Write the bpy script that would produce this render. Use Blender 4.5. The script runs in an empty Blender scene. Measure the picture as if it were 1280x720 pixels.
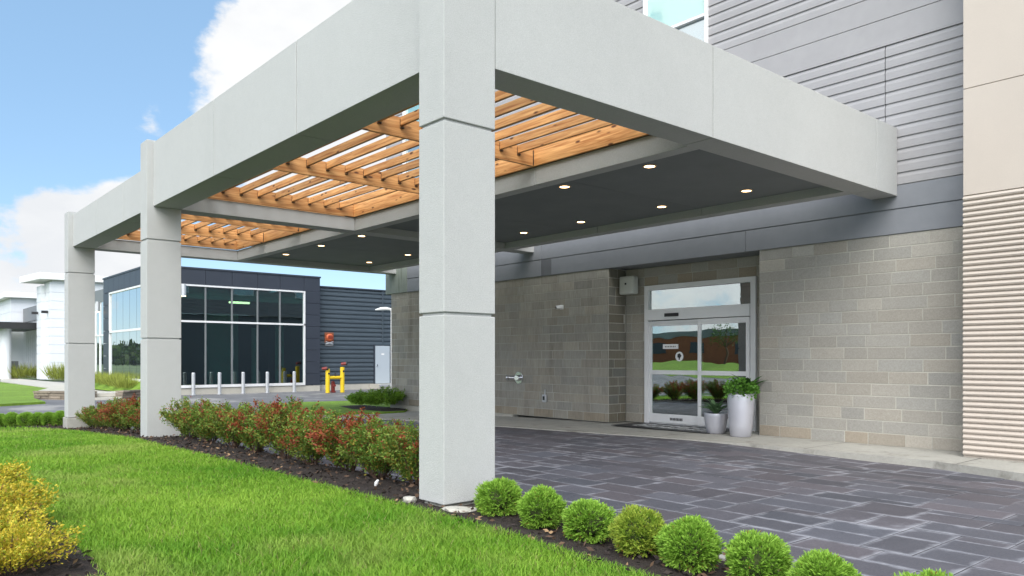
import bpy, bmesh, math, random
import numpy as np
R_ = math.radians
rng = np.random.default_rng(7)
random.seed(7)
sc = bpy.context.scene
COL = sc.collection

# ------------------------------------------------------------------ camera
cam_d = bpy.data.cameras.new('camera'); cam = bpy.data.objects.new('camera', cam_d); COL.objects.link(cam)
cam.location = (0, 0, 1.40); cam.rotation_euler = (R_(90), 0, R_(49.37))
cam_d.sensor_width = 36; cam_d.lens = 27.084; cam_d.shift_y = 0.06875
cam_d.clip_start = 0.05; cam_d.clip_end = 6000
sc.camera = cam

# ------------------------------------------------------------------ sky and sun
SUN_EL, SUN_AZ = 44.0, 140.0        # azimuth clockwise from +Y: behind the camera, to the right
W = bpy.data.worlds.new('World'); sc.world = W; W.use_nodes = True
def build_world():
    nt = W.node_tree; N = nt.nodes; L = nt.links; N.clear()
    out = N.new('ShaderNodeOutputWorld')
    sky = N.new('ShaderNodeTexSky'); sky.sky_type = 'NISHITA'; sky.sun_disc = False
    sky.sun_elevation = R_(SUN_EL); sky.sun_rotation = R_(SUN_AZ)
    sky.air_density = 1.0; sky.dust_density = .25; sky.ozone_density = 2.5; sky.altitude = 1500
    tc = N.new('ShaderNodeTexCoord')
    nrm = N.new('ShaderNodeVectorMath'); nrm.operation = 'NORMALIZE'; L.new(tc.outputs['Generated'], nrm.inputs[0])
    def noise(scale, detail, rough, off=0.0, stretch=(1, 1, 1)):
        mp = N.new('ShaderNodeMapping'); mp.inputs['Location'].default_value = (off, off*.7, off*.3)
        mp.inputs['Scale'].default_value = stretch
        L.new(nrm.outputs[0], mp.inputs['Vector'])
        n = N.new('ShaderNodeTexNoise'); n.inputs['Scale'].default_value = scale
        n.inputs['Detail'].default_value = detail; n.inputs['Roughness'].default_value = rough
        L.new(mp.outputs[0], n.inputs['Vector']); return n.outputs['Fac']
    def math_(op, a, b=None, clamp=False):
        m = N.new('ShaderNodeMath'); m.operation = op; m.use_clamp = clamp
        for i, v in enumerate((a, b)):
            if v is None: continue
            if isinstance(v, (int, float)): m.inputs[i].default_value = v
            else: L.new(v, m.inputs[i])
        return m.outputs[0]
    fbm = noise(8.5, 12, .60, 3.1, (1, 1, 1.6))
    big = noise(2.2, 4, .5, 9.3, (1, 1, 1.4))
    # cloud banks: direction, inner and outer angular radius (deg), weight
    banks = [((-.845, .40, .352), 1, 9, .62), ((-.893, .325, .315), .5, 4.5, .5), ((-.86, .36, .385), .5, 4, -.28), ((-.80, .44, .40), 3, 9, .8),
             ((-.964, .212, .150), 1, 5, .75), ((-.984, .150, .095), 3, 9, .95), ((-.955, .262, .12), 1, 5.5, .75),
             ((-.929, .251, .273), .2, 2.6, .62), ((-.83, .49, .237), 4, 12, .9), ((-.70, .62, .35), 6, 16, .9),
             ((-.45, .70, .55), 8, 30, .6), ((.35, -.80, .45), 15, 75, .45), ((-.58, -.76, .22), 10, 34, .5), ((.8, .1, .6), 10, 60, .4),
             ((-.942, .150, .296), 3, 10, -.75), ((-.90, .25, .40), 1, 5, -.5), ((-.875, .470, .095), 2, 5.5, -.9), ((-.93, .35, .11), 2, 5, -.7),
             ((-.965, .19, .205), .5, 3, -.45)]
    acc = None
    for d, a0, a1, w in banks:
        v = np.array(d); v /= np.linalg.norm(v)
        dt = N.new('ShaderNodeVectorMath'); dt.operation = 'DOT_PRODUCT'
        L.new(nrm.outputs[0], dt.inputs[0]); dt.inputs[1].default_value = tuple(v)
        mr = N.new('ShaderNodeMapRange'); mr.interpolation_type = 'SMOOTHSTEP'
        mr.inputs['From Min'].default_value = math.cos(R_(a1)); mr.inputs['From Max'].default_value = math.cos(R_(a0))
        mr.inputs['To Min'].default_value = 0; mr.inputs['To Max'].default_value = w
        L.new(dt.outputs['Value'], mr.inputs['Value'])
        acc = mr.outputs[0] if acc is None else math_('ADD', acc, mr.outputs[0])
    s = math_('ADD', math_('MULTIPLY', fbm, 2.0), math_('MULTIPLY', big, .5))
    s = math_('ADD', s, math_('MULTIPLY', acc, .62))
    mr = N.new('ShaderNodeMapRange'); mr.interpolation_type = 'SMOOTHSTEP'
    mr.inputs['From Min'].default_value = 1.40; mr.inputs['From Max'].default_value = 1.72
    L.new(s, mr.inputs['Value']); mask = mr.outputs[0]
    shade = N.new('ShaderNodeMapRange'); shade.inputs['From Min'].default_value = .3; shade.inputs['From Max'].default_value = .7
    L.new(noise(5.0, 5, .55, 21.7, (1, 1, 2)), shade.inputs['Value'])
    cc = N.new('ShaderNodeMix'); cc.data_type = 'RGBA'
    cc.inputs['A'].default_value = (3.7, 3.8, 3.95, 1); cc.inputs['B'].default_value = (4.7, 4.7, 4.65, 1)
    L.new(shade.outputs[0], cc.inputs['Factor'])
    # clouds towards the sun are brighter, boosted out of view as added soft fill light
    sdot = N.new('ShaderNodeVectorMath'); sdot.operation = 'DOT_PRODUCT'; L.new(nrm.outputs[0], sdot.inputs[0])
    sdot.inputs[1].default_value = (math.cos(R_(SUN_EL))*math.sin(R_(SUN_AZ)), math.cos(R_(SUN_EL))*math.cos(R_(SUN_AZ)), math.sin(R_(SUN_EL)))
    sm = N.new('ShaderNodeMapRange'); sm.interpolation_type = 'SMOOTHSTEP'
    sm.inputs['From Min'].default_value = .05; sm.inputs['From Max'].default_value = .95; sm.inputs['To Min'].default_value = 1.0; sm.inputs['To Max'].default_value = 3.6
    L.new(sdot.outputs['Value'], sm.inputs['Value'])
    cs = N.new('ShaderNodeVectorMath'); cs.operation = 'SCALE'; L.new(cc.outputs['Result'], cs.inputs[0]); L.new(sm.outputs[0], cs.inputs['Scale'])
    tint = N.new('ShaderNodeMix'); tint.data_type = 'RGBA'; tint.blend_type = 'MULTIPLY'; tint.inputs['Factor'].default_value = 1
    tint.inputs['B'].default_value = (1.2, 1.15, 1.05, 1); L.new(sky.outputs[0], tint.inputs['A'])
    mix = N.new('ShaderNodeMix'); mix.data_type = 'RGBA'
    blue = N.new('ShaderNodeMix'); blue.data_type = 'RGBA'; blue.inputs['Factor'].default_value = .65
    blue.inputs['B'].default_value = (1.42, 2.42, 3.62, 1); L.new(tint.outputs['Result'], blue.inputs['A'])
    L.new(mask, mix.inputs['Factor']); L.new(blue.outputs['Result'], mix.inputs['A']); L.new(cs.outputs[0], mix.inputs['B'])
    bg = N.new('ShaderNodeBackground'); bg.inputs['Strength'].default_value = 0.10
    L.new(mix.outputs['Result'], bg.inputs['Color']); L.new(bg.outputs[0], out.inputs['Surface'])
build_world()
sd = bpy.data.lights.new('sun', 'SUN'); sd.energy = 1.5; sd.angle = R_(50); sd.color = (1.0, .96, .9)
sun = bpy.data.objects.new('sun', sd); COL.objects.link(sun)
sun.rotation_euler = (R_(90-SUN_EL), 0, R_(180-SUN_AZ)); sun.location = (5, -10, 20)
sc.view_settings.view_transform = 'Standard'; sc.view_settings.look = 'None'
sc.view_settings.exposure = 1.22; sc.view_settings.gamma = 1.0; sc.view_settings.use_curve_mapping = False
sc.cycles.max_bounces = 8; sc.cycles.transparent_max_bounces = 12

# ------------------------------------------------------------------ materials
def mat(name, rgb, rough=.6, metal=0.0, noise=None, bump=None, spec=.5, stain=None, tint=False, transl=0.0, stretch=(1, 1, 1), rand=0.0, emit=None):
    """noise=(scale, amount): value mottling; bump=(scale, strength, distance); stain=(scale, rgb, lo, hi)"""
    m = bpy.data.materials.new(name); m.use_nodes = True
    nt = m.node_tree; N = nt.nodes; L = nt.links
    b = N['Principled BSDF']; b.inputs['Roughness'].default_value = rough; b.inputs['Metallic'].default_value = metal
    b.inputs['Specular IOR Level'].default_value = spec
    g = N.new('ShaderNodeNewGeometry')
    mp = N.new('ShaderNodeMapping'); mp.inputs['Scale'].default_value = stretch; L.new(g.outputs['Position'], mp.inputs['Vector'])
    col = None
    if tint:
        a = N.new('ShaderNodeAttribute'); a.attribute_name = 'tint'; col = a.outputs['Color']
    else:
        c = N.new('ShaderNodeRGB'); c.outputs[0].default_value = (*rgb, 1); col = c.outputs[0]
    def ntex(scale, detail=6, rough_=.6):
        n = N.new('ShaderNodeTexNoise'); n.inputs['Scale'].default_value = scale; n.inputs['Detail'].default_value = detail
        n.inputs['Roughness'].default_value = rough_; L.new(mp.outputs[0], n.inputs['Vector']); return n.outputs['Fac']
    def mul(col, fac_socket, lo, hi):
        mr = N.new('ShaderNodeMapRange'); mr.inputs['From Min'].default_value = .25; mr.inputs['From Max'].default_value = .75
        mr.inputs['To Min'].default_value = lo; mr.inputs['To Max'].default_value = hi; L.new(fac_socket, mr.inputs['Value'])
        x = N.new('ShaderNodeVectorMath'); x.operation = 'SCALE'; L.new(col, x.inputs[0]); L.new(mr.outputs[0], x.inputs['Scale'])
        return x.outputs[0]
    if noise:
        for sc_, am in (noise if isinstance(noise[0], (tuple, list)) else [noise]):
            col = mul(col, ntex(sc_), 1-am, 1+am)
    if rand:
        oi = N.new('ShaderNodeObjectInfo'); mr = N.new('ShaderNodeMapRange')
        mr.inputs['To Min'].default_value = 1-rand; mr.inputs['To Max'].default_value = 1+rand; L.new(oi.outputs['Random'], mr.inputs['Value'])
        x = N.new('ShaderNodeVectorMath'); x.operation = 'SCALE'; L.new(col, x.inputs[0]); L.new(mr.outputs[0], x.inputs['Scale']); col = x.outputs[0]
    if stain:
        s_sc, s_rgb, lo, hi = stain
        mr = N.new('ShaderNodeMapRange'); mr.inputs['From Min'].default_value = lo; mr.inputs['From Max'].default_value = hi
        L.new(ntex(s_sc, 8, .65), mr.inputs['Value'])
        mx = N.new('ShaderNodeMix'); mx.data_type = 'RGBA'; mx.inputs['B'].default_value = (*s_rgb, 1)
        L.new(mr.outputs[0], mx.inputs['Factor']); L.new(col, mx.inputs['A']); col = mx.outputs['Result']
    L.new(col, b.inputs['Base Color'])
    if bump:
        bm_ = N.new('ShaderNodeBump'); bm_.inputs['Strength'].default_value = bump[1]; bm_.inputs['Distance'].default_value = bump[2]
        L.new(ntex(bump[0], 4, .6), bm_.inputs['Height']); L.new(bm_.outputs[0], b.inputs['Normal'])
    if transl:
        t = N.new('ShaderNodeBsdfTranslucent'); L.new(col, t.inputs['Color'])
        mx = N.new('ShaderNodeMixShader'); mx.inputs[0].default_value = transl
        L.new(b.outputs[0], mx.inputs[1]); L.new(t.outputs[0], mx.inputs[2]); L.new(mx.outputs[0], N['Material Output'].inputs['Surface'])
    if emit:
        b.inputs['Emission Color'].default_value = (*emit[0], 1); b.inputs['Emission Strength'].default_value = emit[1]
    return m

def glass(name, tint, refl=.35, rough=.0, base=None):
    """window pane: mirror reflection (rising towards grazing) over a tinted see-through or a solid base"""
    m = bpy.data.materials.new(name); m.use_nodes = True
    nt = m.node_tree; N = nt.nodes; L = nt.links; N.remove(N['Principled BSDF'])
    gl = N.new('ShaderNodeBsdfGlossy'); gl.inputs['Roughness'].default_value = rough; gl.inputs['Color'].default_value = (.92, .97, .97, 1)
    if base is None:
        u = N.new('ShaderNodeBsdfTransparent'); u.inputs['Color'].default_value = (*tint, 1)
    else:
        u = N.new('ShaderNodeBsdfDiffuse'); u.inputs['Color'].default_value = (*base, 1)
    lw = N.new('ShaderNodeLayerWeight'); lw.inputs['Blend'].default_value = .35
    mr = N.new('ShaderNodeMapRange'); mr.inputs['To Min'].default_value = refl; mr.inputs['To Max'].default_value = .95
    L.new(lw.outputs['Facing'], mr.inputs['Value'])
    pw = N.new('ShaderNodeMath'); pw.operation = 'MULTIPLY'; pw.inputs[1].default_value = 1.0; L.new(mr.outputs[0], pw.inputs[0])
    no = N.new('ShaderNodeTexNoise'); no.inputs['Scale'].default_value = .9
    g = N.new('ShaderNodeNewGeometry'); L.new(g.outputs['Position'], no.inputs['Vector'])
    bu = N.new('ShaderNodeBump'); bu.inputs['Strength'].default_value = .06; bu.inputs['Distance'].default_value = .05
    L.new(no.outputs['Fac'], bu.inputs['Height']); L.new(bu.outputs[0], gl.inputs['Normal'])
    mx = N.new('ShaderNodeMixShader'); L.new(pw.outputs[0], mx.inputs[0]); L.new(u.outputs[0], mx.inputs[1]); L.new(gl.outputs[0], mx.inputs[2])
    L.new(mx.outputs[0], N['Material Output'].inputs['Surface'])
    return m

def wood(name, axis):
    m = bpy.data.materials.new(name); m.use_nodes = True
    nt = m.node_tree; N = nt.nodes; L = nt.links; b = N['Principled BSDF']; b.inputs['Roughness'].default_value = .62
    g = N.new('ShaderNodeNewGeometry'); oi = N.new('ShaderNodeObjectInfo')
    ad = N.new('ShaderNodeVectorMath'); ad.operation = 'MULTIPLY_ADD'; ad.inputs[1].default_value = (1, 1, 1)
    cmb = N.new('ShaderNodeMath'); cmb.operation = 'MULTIPLY'; cmb.inputs[1].default_value = 57.0; L.new(oi.outputs['Random'], cmb.inputs[0])
    L.new(g.outputs['Position'], ad.inputs[0]); L.new(cmb.outputs[0], ad.inputs[2])
    mp = N.new('ShaderNodeMapping'); s = [22, 22, 22]; s[axis] = 1.1; mp.inputs['Scale'].default_value = s; L.new(ad.outputs[0], mp.inputs['Vector'])
    n = N.new('ShaderNodeTexNoise'); n.inputs['Scale'].default_value = 1.6; n.inputs['Detail'].default_value = 7; n.inputs['Distortion'].default_value = .6; L.new(mp.outputs[0], n.inputs['Vector'])
    r = N.new('ShaderNodeValToRGB'); e = r.color_ramp.elements
    e[0].position = .3; e[0].color = (.36, .135, .034, 1); e[1].position = .72; e[1].color = (.74, .405, .155, 1)
    L.new(n.outputs['Fac'], r.inputs['Fac'])
    mp2 = N.new('ShaderNodeMapping'); s = [9, 9, 9]; s[axis] = 3.2; mp2.inputs['Scale'].default_value = s; L.new(ad.outputs[0], mp2.inputs['Vector'])
    v = N.new('ShaderNodeTexVoronoi'); v.inputs['Scale'].default_value = 1.0; L.new(mp2.outputs[0], v.inputs['Vector'])
    k = N.new('ShaderNodeMapRange'); k.inputs['From Min'].default_value = .10; k.inputs['From Max'].default_value = .2; L.new(v.outputs['Distance'], k.inputs['Value'])
    mx = N.new('ShaderNodeMix'); mx.data_type = 'RGBA'; mx.inputs['A'].default_value = (.10, .035, .012, 1)
    L.new(k.outputs[0], mx.inputs['Factor']); L.new(r.outputs['Color'], mx.inputs['B'])
    mr = N.new('ShaderNodeMapRange'); mr.inputs['To Min'].default_value = .72; mr.inputs['To Max'].default_value = 1.2; L.new(oi.outputs['Random'], mr.inputs['Value'])
    x = N.new('ShaderNodeVectorMath'); x.operation = 'SCALE'; L.new(mx.outputs['Result'], x.inputs[0]); L.new(mr.outputs[0], x.inputs['Scale'])
    L.new(x.outputs[0], b.inputs['Base Color'])
    bu = N.new('ShaderNodeBump'); bu.inputs['Strength'].default_value = .2; bu.inputs['Distance'].default_value = .01
    L.new(n.outputs['Fac'], bu.inputs['Height']); L.new(bu.outputs[0], b.inputs['Normal'])
    return m

M = {}
M['stucco'] = mat('stucco', (.465, .47, .463), .92, noise=[(.7, .035), (7, .02), (130, .17)], bump=(170, .55, .012), spec=.2)
M['conc'] = mat('concrete', (.36, .35, .315), .9, noise=[(1.2, .14), (14, .1), (90, .08)], bump=(60, .25, .01), stain=(2.2, (.16, .15, .125), .55, .75))
M['conc_pale'] = mat('pale_concrete', (.45, .43, .38), .9, noise=[(2, .1), (30, .08)], bump=(60, .2, .01))
M['soffit'] = mat('soffit', (.19, .205, .21), .8, noise=[(1.5, .08)], bump=(120, .2, .005))
M['panel'] = mat('metal_panel', (.225, .235, .258), .5, noise=[(.8, .07), (5, .05)], spec=.4)
M['panel_damp'] = mat('damp_metal_panel', (.13, .135, .15), .4, noise=[(3, .12)])
M['siding'] = mat('metal_siding', (.345, .337, .345), .55, noise=[(1.2, .05), (6, .03)], spec=.2)
M['verdigris'] = mat('weathered_panel', (.22, .25, .22), .7, noise=[(2, .15)], stain=(1.6, (.10, .12, .09), .5, .7), stretch=(5, 5, .6))
M['block'] = mat('concrete_block', (.3, .3, .3), .95, tint=True, noise=[(1.1, .05), (40, .12), (150, .18)], bump=(110, .6, .012), spec=.15)
M['block_stained'] = mat('stained_concrete_block', (.3, .3, .3), .95, tint=True, noise=[(.9, .08), (12, .16)], bump=(110, .6, .012), spec=.15, stain=(.55, (.15, .13, .10), .54, .86), stretch=(3.2, 3.2, .45))
M['mortar'] = mat('mortar', (.42, .405, .36), .95, noise=[(1.3, .3), (60, .1)], spec=.1)
M['cream'] = mat('cream_panel', (.50, .44, .385), .8, noise=[(.9, .04), (120, .05)], bump=(150, .2, .006))
M['alu'] = mat('anodised_frame', (.76, .76, .77), .42, metal=.1, noise=[(3, .04)])
M['black'] = mat('black_plastic', (.02, .02, .022), .5)
M['darkmetal'] = mat('dark_panel', (.035, .042, .058), .45, noise=[(1, .1)], spec=.5)
M['darkrib'] = mat('dark_ribbed_metal', (.065, .085, .105), .45, noise=[(1, .06)], spec=.5)
M['white'] = mat('white_paint', (.78, .78, .78), .5, noise=[(2, .04)])
M['whitepanel'] = mat('white_panel', (.70, .72, .76), .5, noise=[(1, .03)])
M['greypanel'] = mat('grey_cladding', (.16, .17, .18), .5, noise=[(1, .06)])
M['chrome'] = mat('chrome', (.75, .76, .78), .18, metal=1)
M['silverpot'] = mat('silver_pot', (.60, .60, .66), .36, metal=.5, noise=[(4, .04)])
M['speaker'] = mat('speaker_grey', (.55, .56, .52), .6)
M['yellow'] = mat('yellow_paint', (.72, .50, .015), .45, noise=[(9, .08)], stain=(9, (.35, .22, .02), .66, .8))
M['red'] = mat('red_paint', (.20, .025, .02), .5, noise=[(8, .15)])
M['orange'] = mat('orange_red_enamel', (.58, .13, .05), .4)
M['galv'] = mat('galvanised', (.55, .56, .58), .4, metal=.5, noise=[(10, .08)])
M['doorgrey'] = mat('grey_door_paint', (.42, .47, .52), .5)
M['brickred'] = mat('red_brick', (.26, .09, .045), .9, noise=[(2, .15), (30, .1)])
M['mulch'] = mat('mulch_soil', (.035, .024, .019), .95, noise=[(12, .4), (60, .4)], bump=(45, 1.0, .05))
M['chip'] = mat('mulch_chip', (.05, .03, .02), .9, tint=True)
M['soil'] = mat('lawn_soil', (.045, .10, .012), .95, noise=[(2, .25), (40, .4)], bump=(50, 1, .04))
M['farlawn'] = mat('far_lawn', (.16, .27, .025), .95, noise=[(.35, .22), (6, .25), (40, .3)], bump=(30, 1, .05))
M['grass'] = mat('grass_blade', (.1, .25, .02), .55, tint=True, transl=.35, spec=.25)
M['leaf'] = mat('leaf', (.1, .2, .02), .5, tint=True, transl=.3, spec=.3)
M['scale'] = mat('conifer_spray', (.1, .2, .02), .6, tint=True, transl=.2, spec=.2)
M['bark'] = mat('twig_bark', (.10, .06, .04), .9, noise=[(40, .3)])
M['core'] = mat('shaded_twig_core', (.045, .06, .016), .95, noise=[(60, .5)])  # twig mass with the shade inside the shrub put into its dark colour
M['asphalt'] = mat('asphalt', (.135, .135, .142), .9, noise=[(.25, .22), (3, .12), (70, .18)], bump=(90, .4, .01), stain=(.35, (.27, .26, .25), .52, .62))
M['ground'] = mat('ground', (.10, .14, .05), .95, noise=[(.05, .3), (1, .2)])
M['stone'] = mat('ledge_stone', (.20, .17, .13), .9, tint=True, noise=[(6, .25), (40, .2)], bump=(30, .6, .03))
M['lamp'] = mat('lamp_lens', (1, .9, .75), .4, emit=((1.0, .66, .33), 4.5))
M['tube'] = mat('fluorescent_tube', (1, 1, .8), .4, emit=((1.0, .95, .5), 2.5))
M['trim'] = mat('lamp_trim', (.45, .33, .24), .5)
M['glass_door'] = glass('door_glass', (.55, .65, .61), .37)
M['glass_dark'] = glass('dark_glass', (.42, .60, .57), .15)
M['glass_sky'] = glass('sky_glass', (.2, .25, .3), .36, base=(.05, .055, .08))
M['glass_teal'] = glass('teal_glass', (.3, .5, .5), .10, base=(.24, .46, .41))
M['glass_blue'] = glass('spandrel_glass', (.2, .3, .35), .3, base=(.07, .14, .17))
M['woodx'] = wood('cedar_along_x', 0); M['woody'] = wood('cedar_along_y', 1)
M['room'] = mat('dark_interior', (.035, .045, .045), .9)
M['roomgreen'] = mat('green_interior_wall', (.20, .42, .38), .9)

def paver_mat():
    m = mat('paving_slab', (.06, .06, .07), .62, tint=True, noise=[(2.2, .12), (60, .22)], bump=(70, .35, .008), spec=.35)
    nt = m.node_tree; N = nt.nodes; L = nt.links; b = N['Principled BSDF']
    col = b.inputs['Base Color'].links[0].from_socket
    ed = N.new('ShaderNodeAttribute'); ed.attribute_name = 'edge'
    g = N.new('ShaderNodeNewGeometry')
    def nz(s, d=8):
        n = N.new('ShaderNodeTexNoise'); n.inputs['Scale'].default_value = s; n.inputs['Detail'].default_value = d; n.inputs['Roughness'].default_value = .68
        L.new(g.outputs['Position'], n.inputs['Vector']); return n.outputs['Fac']
    def mt(op, a, c):
        x = N.new('ShaderNodeMath'); x.operation = op
        for i, v in enumerate((a, c)):
            if isinstance(v, (int, float)): x.inputs[i].default_value = v
            else: L.new(v, x.inputs[i])
        return x.outputs[0]
    # lime bloom: broad patches, strongest along the joints
    patch = nz(.55, 4); fine = nz(5.5)
    s = mt('ADD', mt('MULTIPLY', patch, 1.4), mt('MULTIPLY', fine, .95))
    s = mt('ADD', s, mt('MULTIPLY', mt('POWER', ed.outputs['Fac'], 1.6), .40))
    mr = N.new('ShaderNodeMapRange'); mr.inputs['From Min'].default_value = 1.38; mr.inputs['From Max'].default_value = 1.9
    mr.inputs['To Max'].default_value = .8; L.new(s, mr.inputs['Value'])
    mx = N.new('ShaderNodeMix'); mx.data_type = 'RGBA'; mx.inputs['B'].default_value = (.38, .385, .42, 1)
    L.new(mr.outputs[0], mx.inputs['Factor']); L.new(col, mx.inputs['A']); L.new(mx.outputs['Result'], b.inputs['Base Color'])
    return m
M['paver'] = paver_mat()
M['joint'] = mat('joint_sand', (.085, .085, .095), .95, noise=[(.6, .5), (20, .4)])

# ------------------------------------------------------------------ mesh helpers
class MB:
    def __init__(s): s.v = []; s.f = []; s.c = None
    def face(s, *pts):
        i = len(s.v); s.v += [tuple(p) for p in pts]; s.f.append(tuple(range(i, i+len(pts)))); return s
    def box(s, x0, x1, y0, y1, z0, z1):
        i = len(s.v)
        s.v += [(x0,y0,z0),(x1,y0,z0),(x1,y1,z0),(x0,y1,z0),(x0,y0,z1),(x1,y0,z1),(x1,y1,z1),(x0,y1,z1)]
        for q in ((0,3,2,1),(4,5,6,7),(0,1,5,4),(1,2,6,5),(2,3,7,6),(3,0,4,7)): s.f.append(tuple(i+k for k in q))
        return s
    def prism(s, poly, z0, z1):
        n = len(poly); i = len(s.v)
        s.v += [(x, y, z0) for x, y in poly] + [(x, y, z1) for x, y in poly]
        s.f.append(tuple(i+k for k in range(n-1, -1, -1))); s.f.append(tuple(i+n+k for k in range(n)))
        for k in range(n): j = (k+1) % n; s.f.append((i+k, i+j, i+n+j, i+n+k))
        return s
    def tube(s, pts, rad, n=10, cap=True):
        """pts: list of 3d points; rad: radius or list"""
        P = [np.array(p, float) for p in pts]; rr = rad if isinstance(rad, (list, tuple)) else [rad]*len(P)
        base = len(s.v)
        for k, p in enumerate(P):
            t = (P[min(k+1, len(P)-1)] - P[max(k-1, 0)]); t /= np.linalg.norm(t)+1e-9
            a = np.cross(t, (0, 0, 1) if abs(t[2]) < .95 else (0, 1, 0)); a /= np.linalg.norm(a); b = np.cross(t, a)
            for j in range(n):
                an = 2*math.pi*j/n; q = p + rr[k]*(math.cos(an)*a + math.sin(an)*b); s.v.append(tuple(q))
        for k in range(len(P)-1):
            for j in range(n):
                j2 = (j+1) % n
                s.f.append((base+k*n+j, base+k*n+j2, base+(k+1)*n+j2, base+(k+1)*n+j))
        if cap:
            s.f.append(tuple(base+j for j in range(n-1, -1, -1))); s.f.append(tuple(base+(len(P)-1)*n+j for j in range(n)))
        return s
    def lathe(s, cx, cy, prof, n=32):
        base = len(s.v)
        for r, z in prof:
            for j in range(n): a = 2*math.pi*j/n; s.v.append((cx+r*math.cos(a), cy+r*math.sin(a), z))
        for k in range(len(prof)-1):
            for j in range(n):
                j2 = (j+1) % n; s.f.append((base+k*n+j, base+k*n+j2, base+(k+1)*n+j2, base+(k+1)*n+j))
        return s
    def extrude_x(s, prof, x0, x1):          # prof: open polyline of (y,z); facing side by order
        for (ya, za), (yb, zb) in zip(prof[:-1], prof[1:]): s.face((x0, ya, za), (x1, ya, za), (x1, yb, zb), (x0, yb, zb))
        return s
    def extrude_y(s, prof, y0, y1):          # prof of (x,z)
        for (xa, za), (xb, zb) in zip(prof[:-1], prof[1:]): s.face((xa, y0, za), (xa, y1, za), (xb, y1, zb), (xb, y0, zb))
        return s
    def build(s, name, m, parent=None, bevel=0, smooth=False):
        me = bpy.data.meshes.new(name); me.from_pydata(s.v, [], s.f); me.update()
        o = bpy.data.objects.new(name, me); COL.objects.link(o); me.materials.append(m)
        if parent is not None: o.parent = parent; o.matrix_parent_inverse = parent_inv(parent)
        if bevel:
            b = o.modifiers.new('bevel', 'BEVEL'); b.width = bevel; b.segments = 2; b.limit_method = 'ANGLE'; b.angle_limit = R_(40)
        if smooth:
            me.shade_smooth()
        return o
def world_loc(o):
    l = np.array(o.location, float)
    return l if o.parent is None else l
def parent_inv(p):
    from mathutils import Matrix
    mt = Matrix.LocRotScale(p.location, p.rotation_euler, p.scale)
    if p.parent is not None: mt = Matrix.LocRotScale(p.parent.location, p.parent.rotation_euler, p.parent.scale) @ p.matrix_parent_inverse @ mt
    return mt.inverted()
def tag(o, label=None, cat=None, group=None, kind=None):
    if label: o['label'] = label
    if cat: o['category'] = cat
    if group: o['group'] = group
    if kind: o['kind'] = kind
    return o
def thing(name, label, cat, loc=(0, 0, 0), group=None, rz=0):
    o = bpy.data.objects.new(name, None); COL.objects.link(o); o.location = loc; o.rotation_euler = (0, 0, rz)
    o.empty_display_size = .2
    return tag(o, label, cat, group)
def np_mesh(name, V, F, m, parent=None, tint=None, extra=None, flat=True):
    """V (n,3), F (k,3|4) int arrays; tint (n,3) per vertex"""
    me = bpy.data.meshes.new(name); V = np.asarray(V, np.float32); F = np.asarray(F, np.int32); k = F.shape[1]
    me.vertices.add(len(V)); me.vertices.foreach_set('co', V.ravel())
    me.loops.add(F.size); me.loops.foreach_set('vertex_index', F.ravel())
    me.polygons.add(len(F)); me.polygons.foreach_set('loop_start', np.arange(0, F.size, k, dtype=np.int32))
    me.update(calc_edges=True)
    if tint is not None:
        a = me.color_attributes.new('tint', 'FLOAT_COLOR', 'POINT')
        a.data.foreach_set('color', np.concatenate([np.asarray(tint, np.float32), np.ones((len(V), 1), np.float32)], 1).ravel())
    if extra:
        for nm, val in extra.items():
            a = me.attributes.new(nm, 'FLOAT', 'POINT'); a.data.foreach_set('value', np.asarray(val, np.float32))
    me.materials.append(m)
    if flat: me.shade_flat()
    o = bpy.data.objects.new(name, me); COL.objects.link(o)
    if parent is not None: o.parent = parent; o.matrix_parent_inverse = parent_inv(parent)
    return o
def dup(root, loc, rz=0, scale=1, **kw):
    c = root.copy(); COL.objects.link(c); c.location = loc; c.rotation_euler = (0, 0, rz); c.scale = (scale,)*3 if isinstance(scale, (int, float)) else scale
    for ch in list(root.children):
        d = ch.copy(); COL.objects.link(d); d.parent = c
        for g in list(ch.children):
            e = g.copy(); COL.objects.link(e); e.parent = d
    tag(c, **kw); return c
def unit(a): return a/(np.linalg.norm(a, axis=1, keepdims=True)+1e-9)
def leaf_arrays(P, D, L, Wd, C, up=None, fold=0.0):
    """rhombic leaves: base P, direction D, length L, width Wd, colour C"""
    n = len(P); D = unit(D); r = unit(rng.normal(size=(n, 3))) if up is None else up
    S = unit(np.cross(D, r)); L = np.broadcast_to(L, n)[:, None]; Wd = np.broadcast_to(Wd, n)[:, None]
    Nn = np.cross(S, D)
    mid = P + D*L*.5
    V = np.stack([P, mid+S*Wd*.5+Nn*fold*L, P+D*L, mid-S*Wd*.5+Nn*fold*L], 1).reshape(-1, 3)
    F = np.arange(4*n).reshape(n, 4); T = np.repeat(C, 4, axis=0)
    return V, F, T
def interp(x, pts):
    xs, ys = zip(*sorted(pts)); return np.interp(x, xs, ys)
def site(x): return interp(x, [(-80, -.15), (-34, -.15), (-26, -.22), (-20.5, -.20), (-17, -.10), (-12.5, -.03), (-8, 0), (20, 0)])
def lawn_z(x): return interp(x, [(-40, -.25), (-26, -.25), (-20, -.21), (-14, .06), (-10, .11), (-5.2, .14), (-4.2, .11), (-2.8, .075), (-1.5, .05), (40, .05)])
def smooth01(t): t = np.clip(t, 0, 1); return t*t*(3-2*t)
def pave_z(x, y): return site(x) - .012 - .085*smooth01((np.asarray(x)+8.5)/4.0)*smooth01((np.asarray(y)-8.5)/2.2)
def vnoise(x, y, s=1.0, seed=0):
    r = np.random.default_rng(seed); t = 0
    for k in range(7):
        a = r.uniform(0, 6.28); f = s*r.uniform(.5, 2.2); t = t + np.sin((x*np.cos(a)+y*np.sin(a))*f + r.uniform(0, 6.28))
    return t/7

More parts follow.
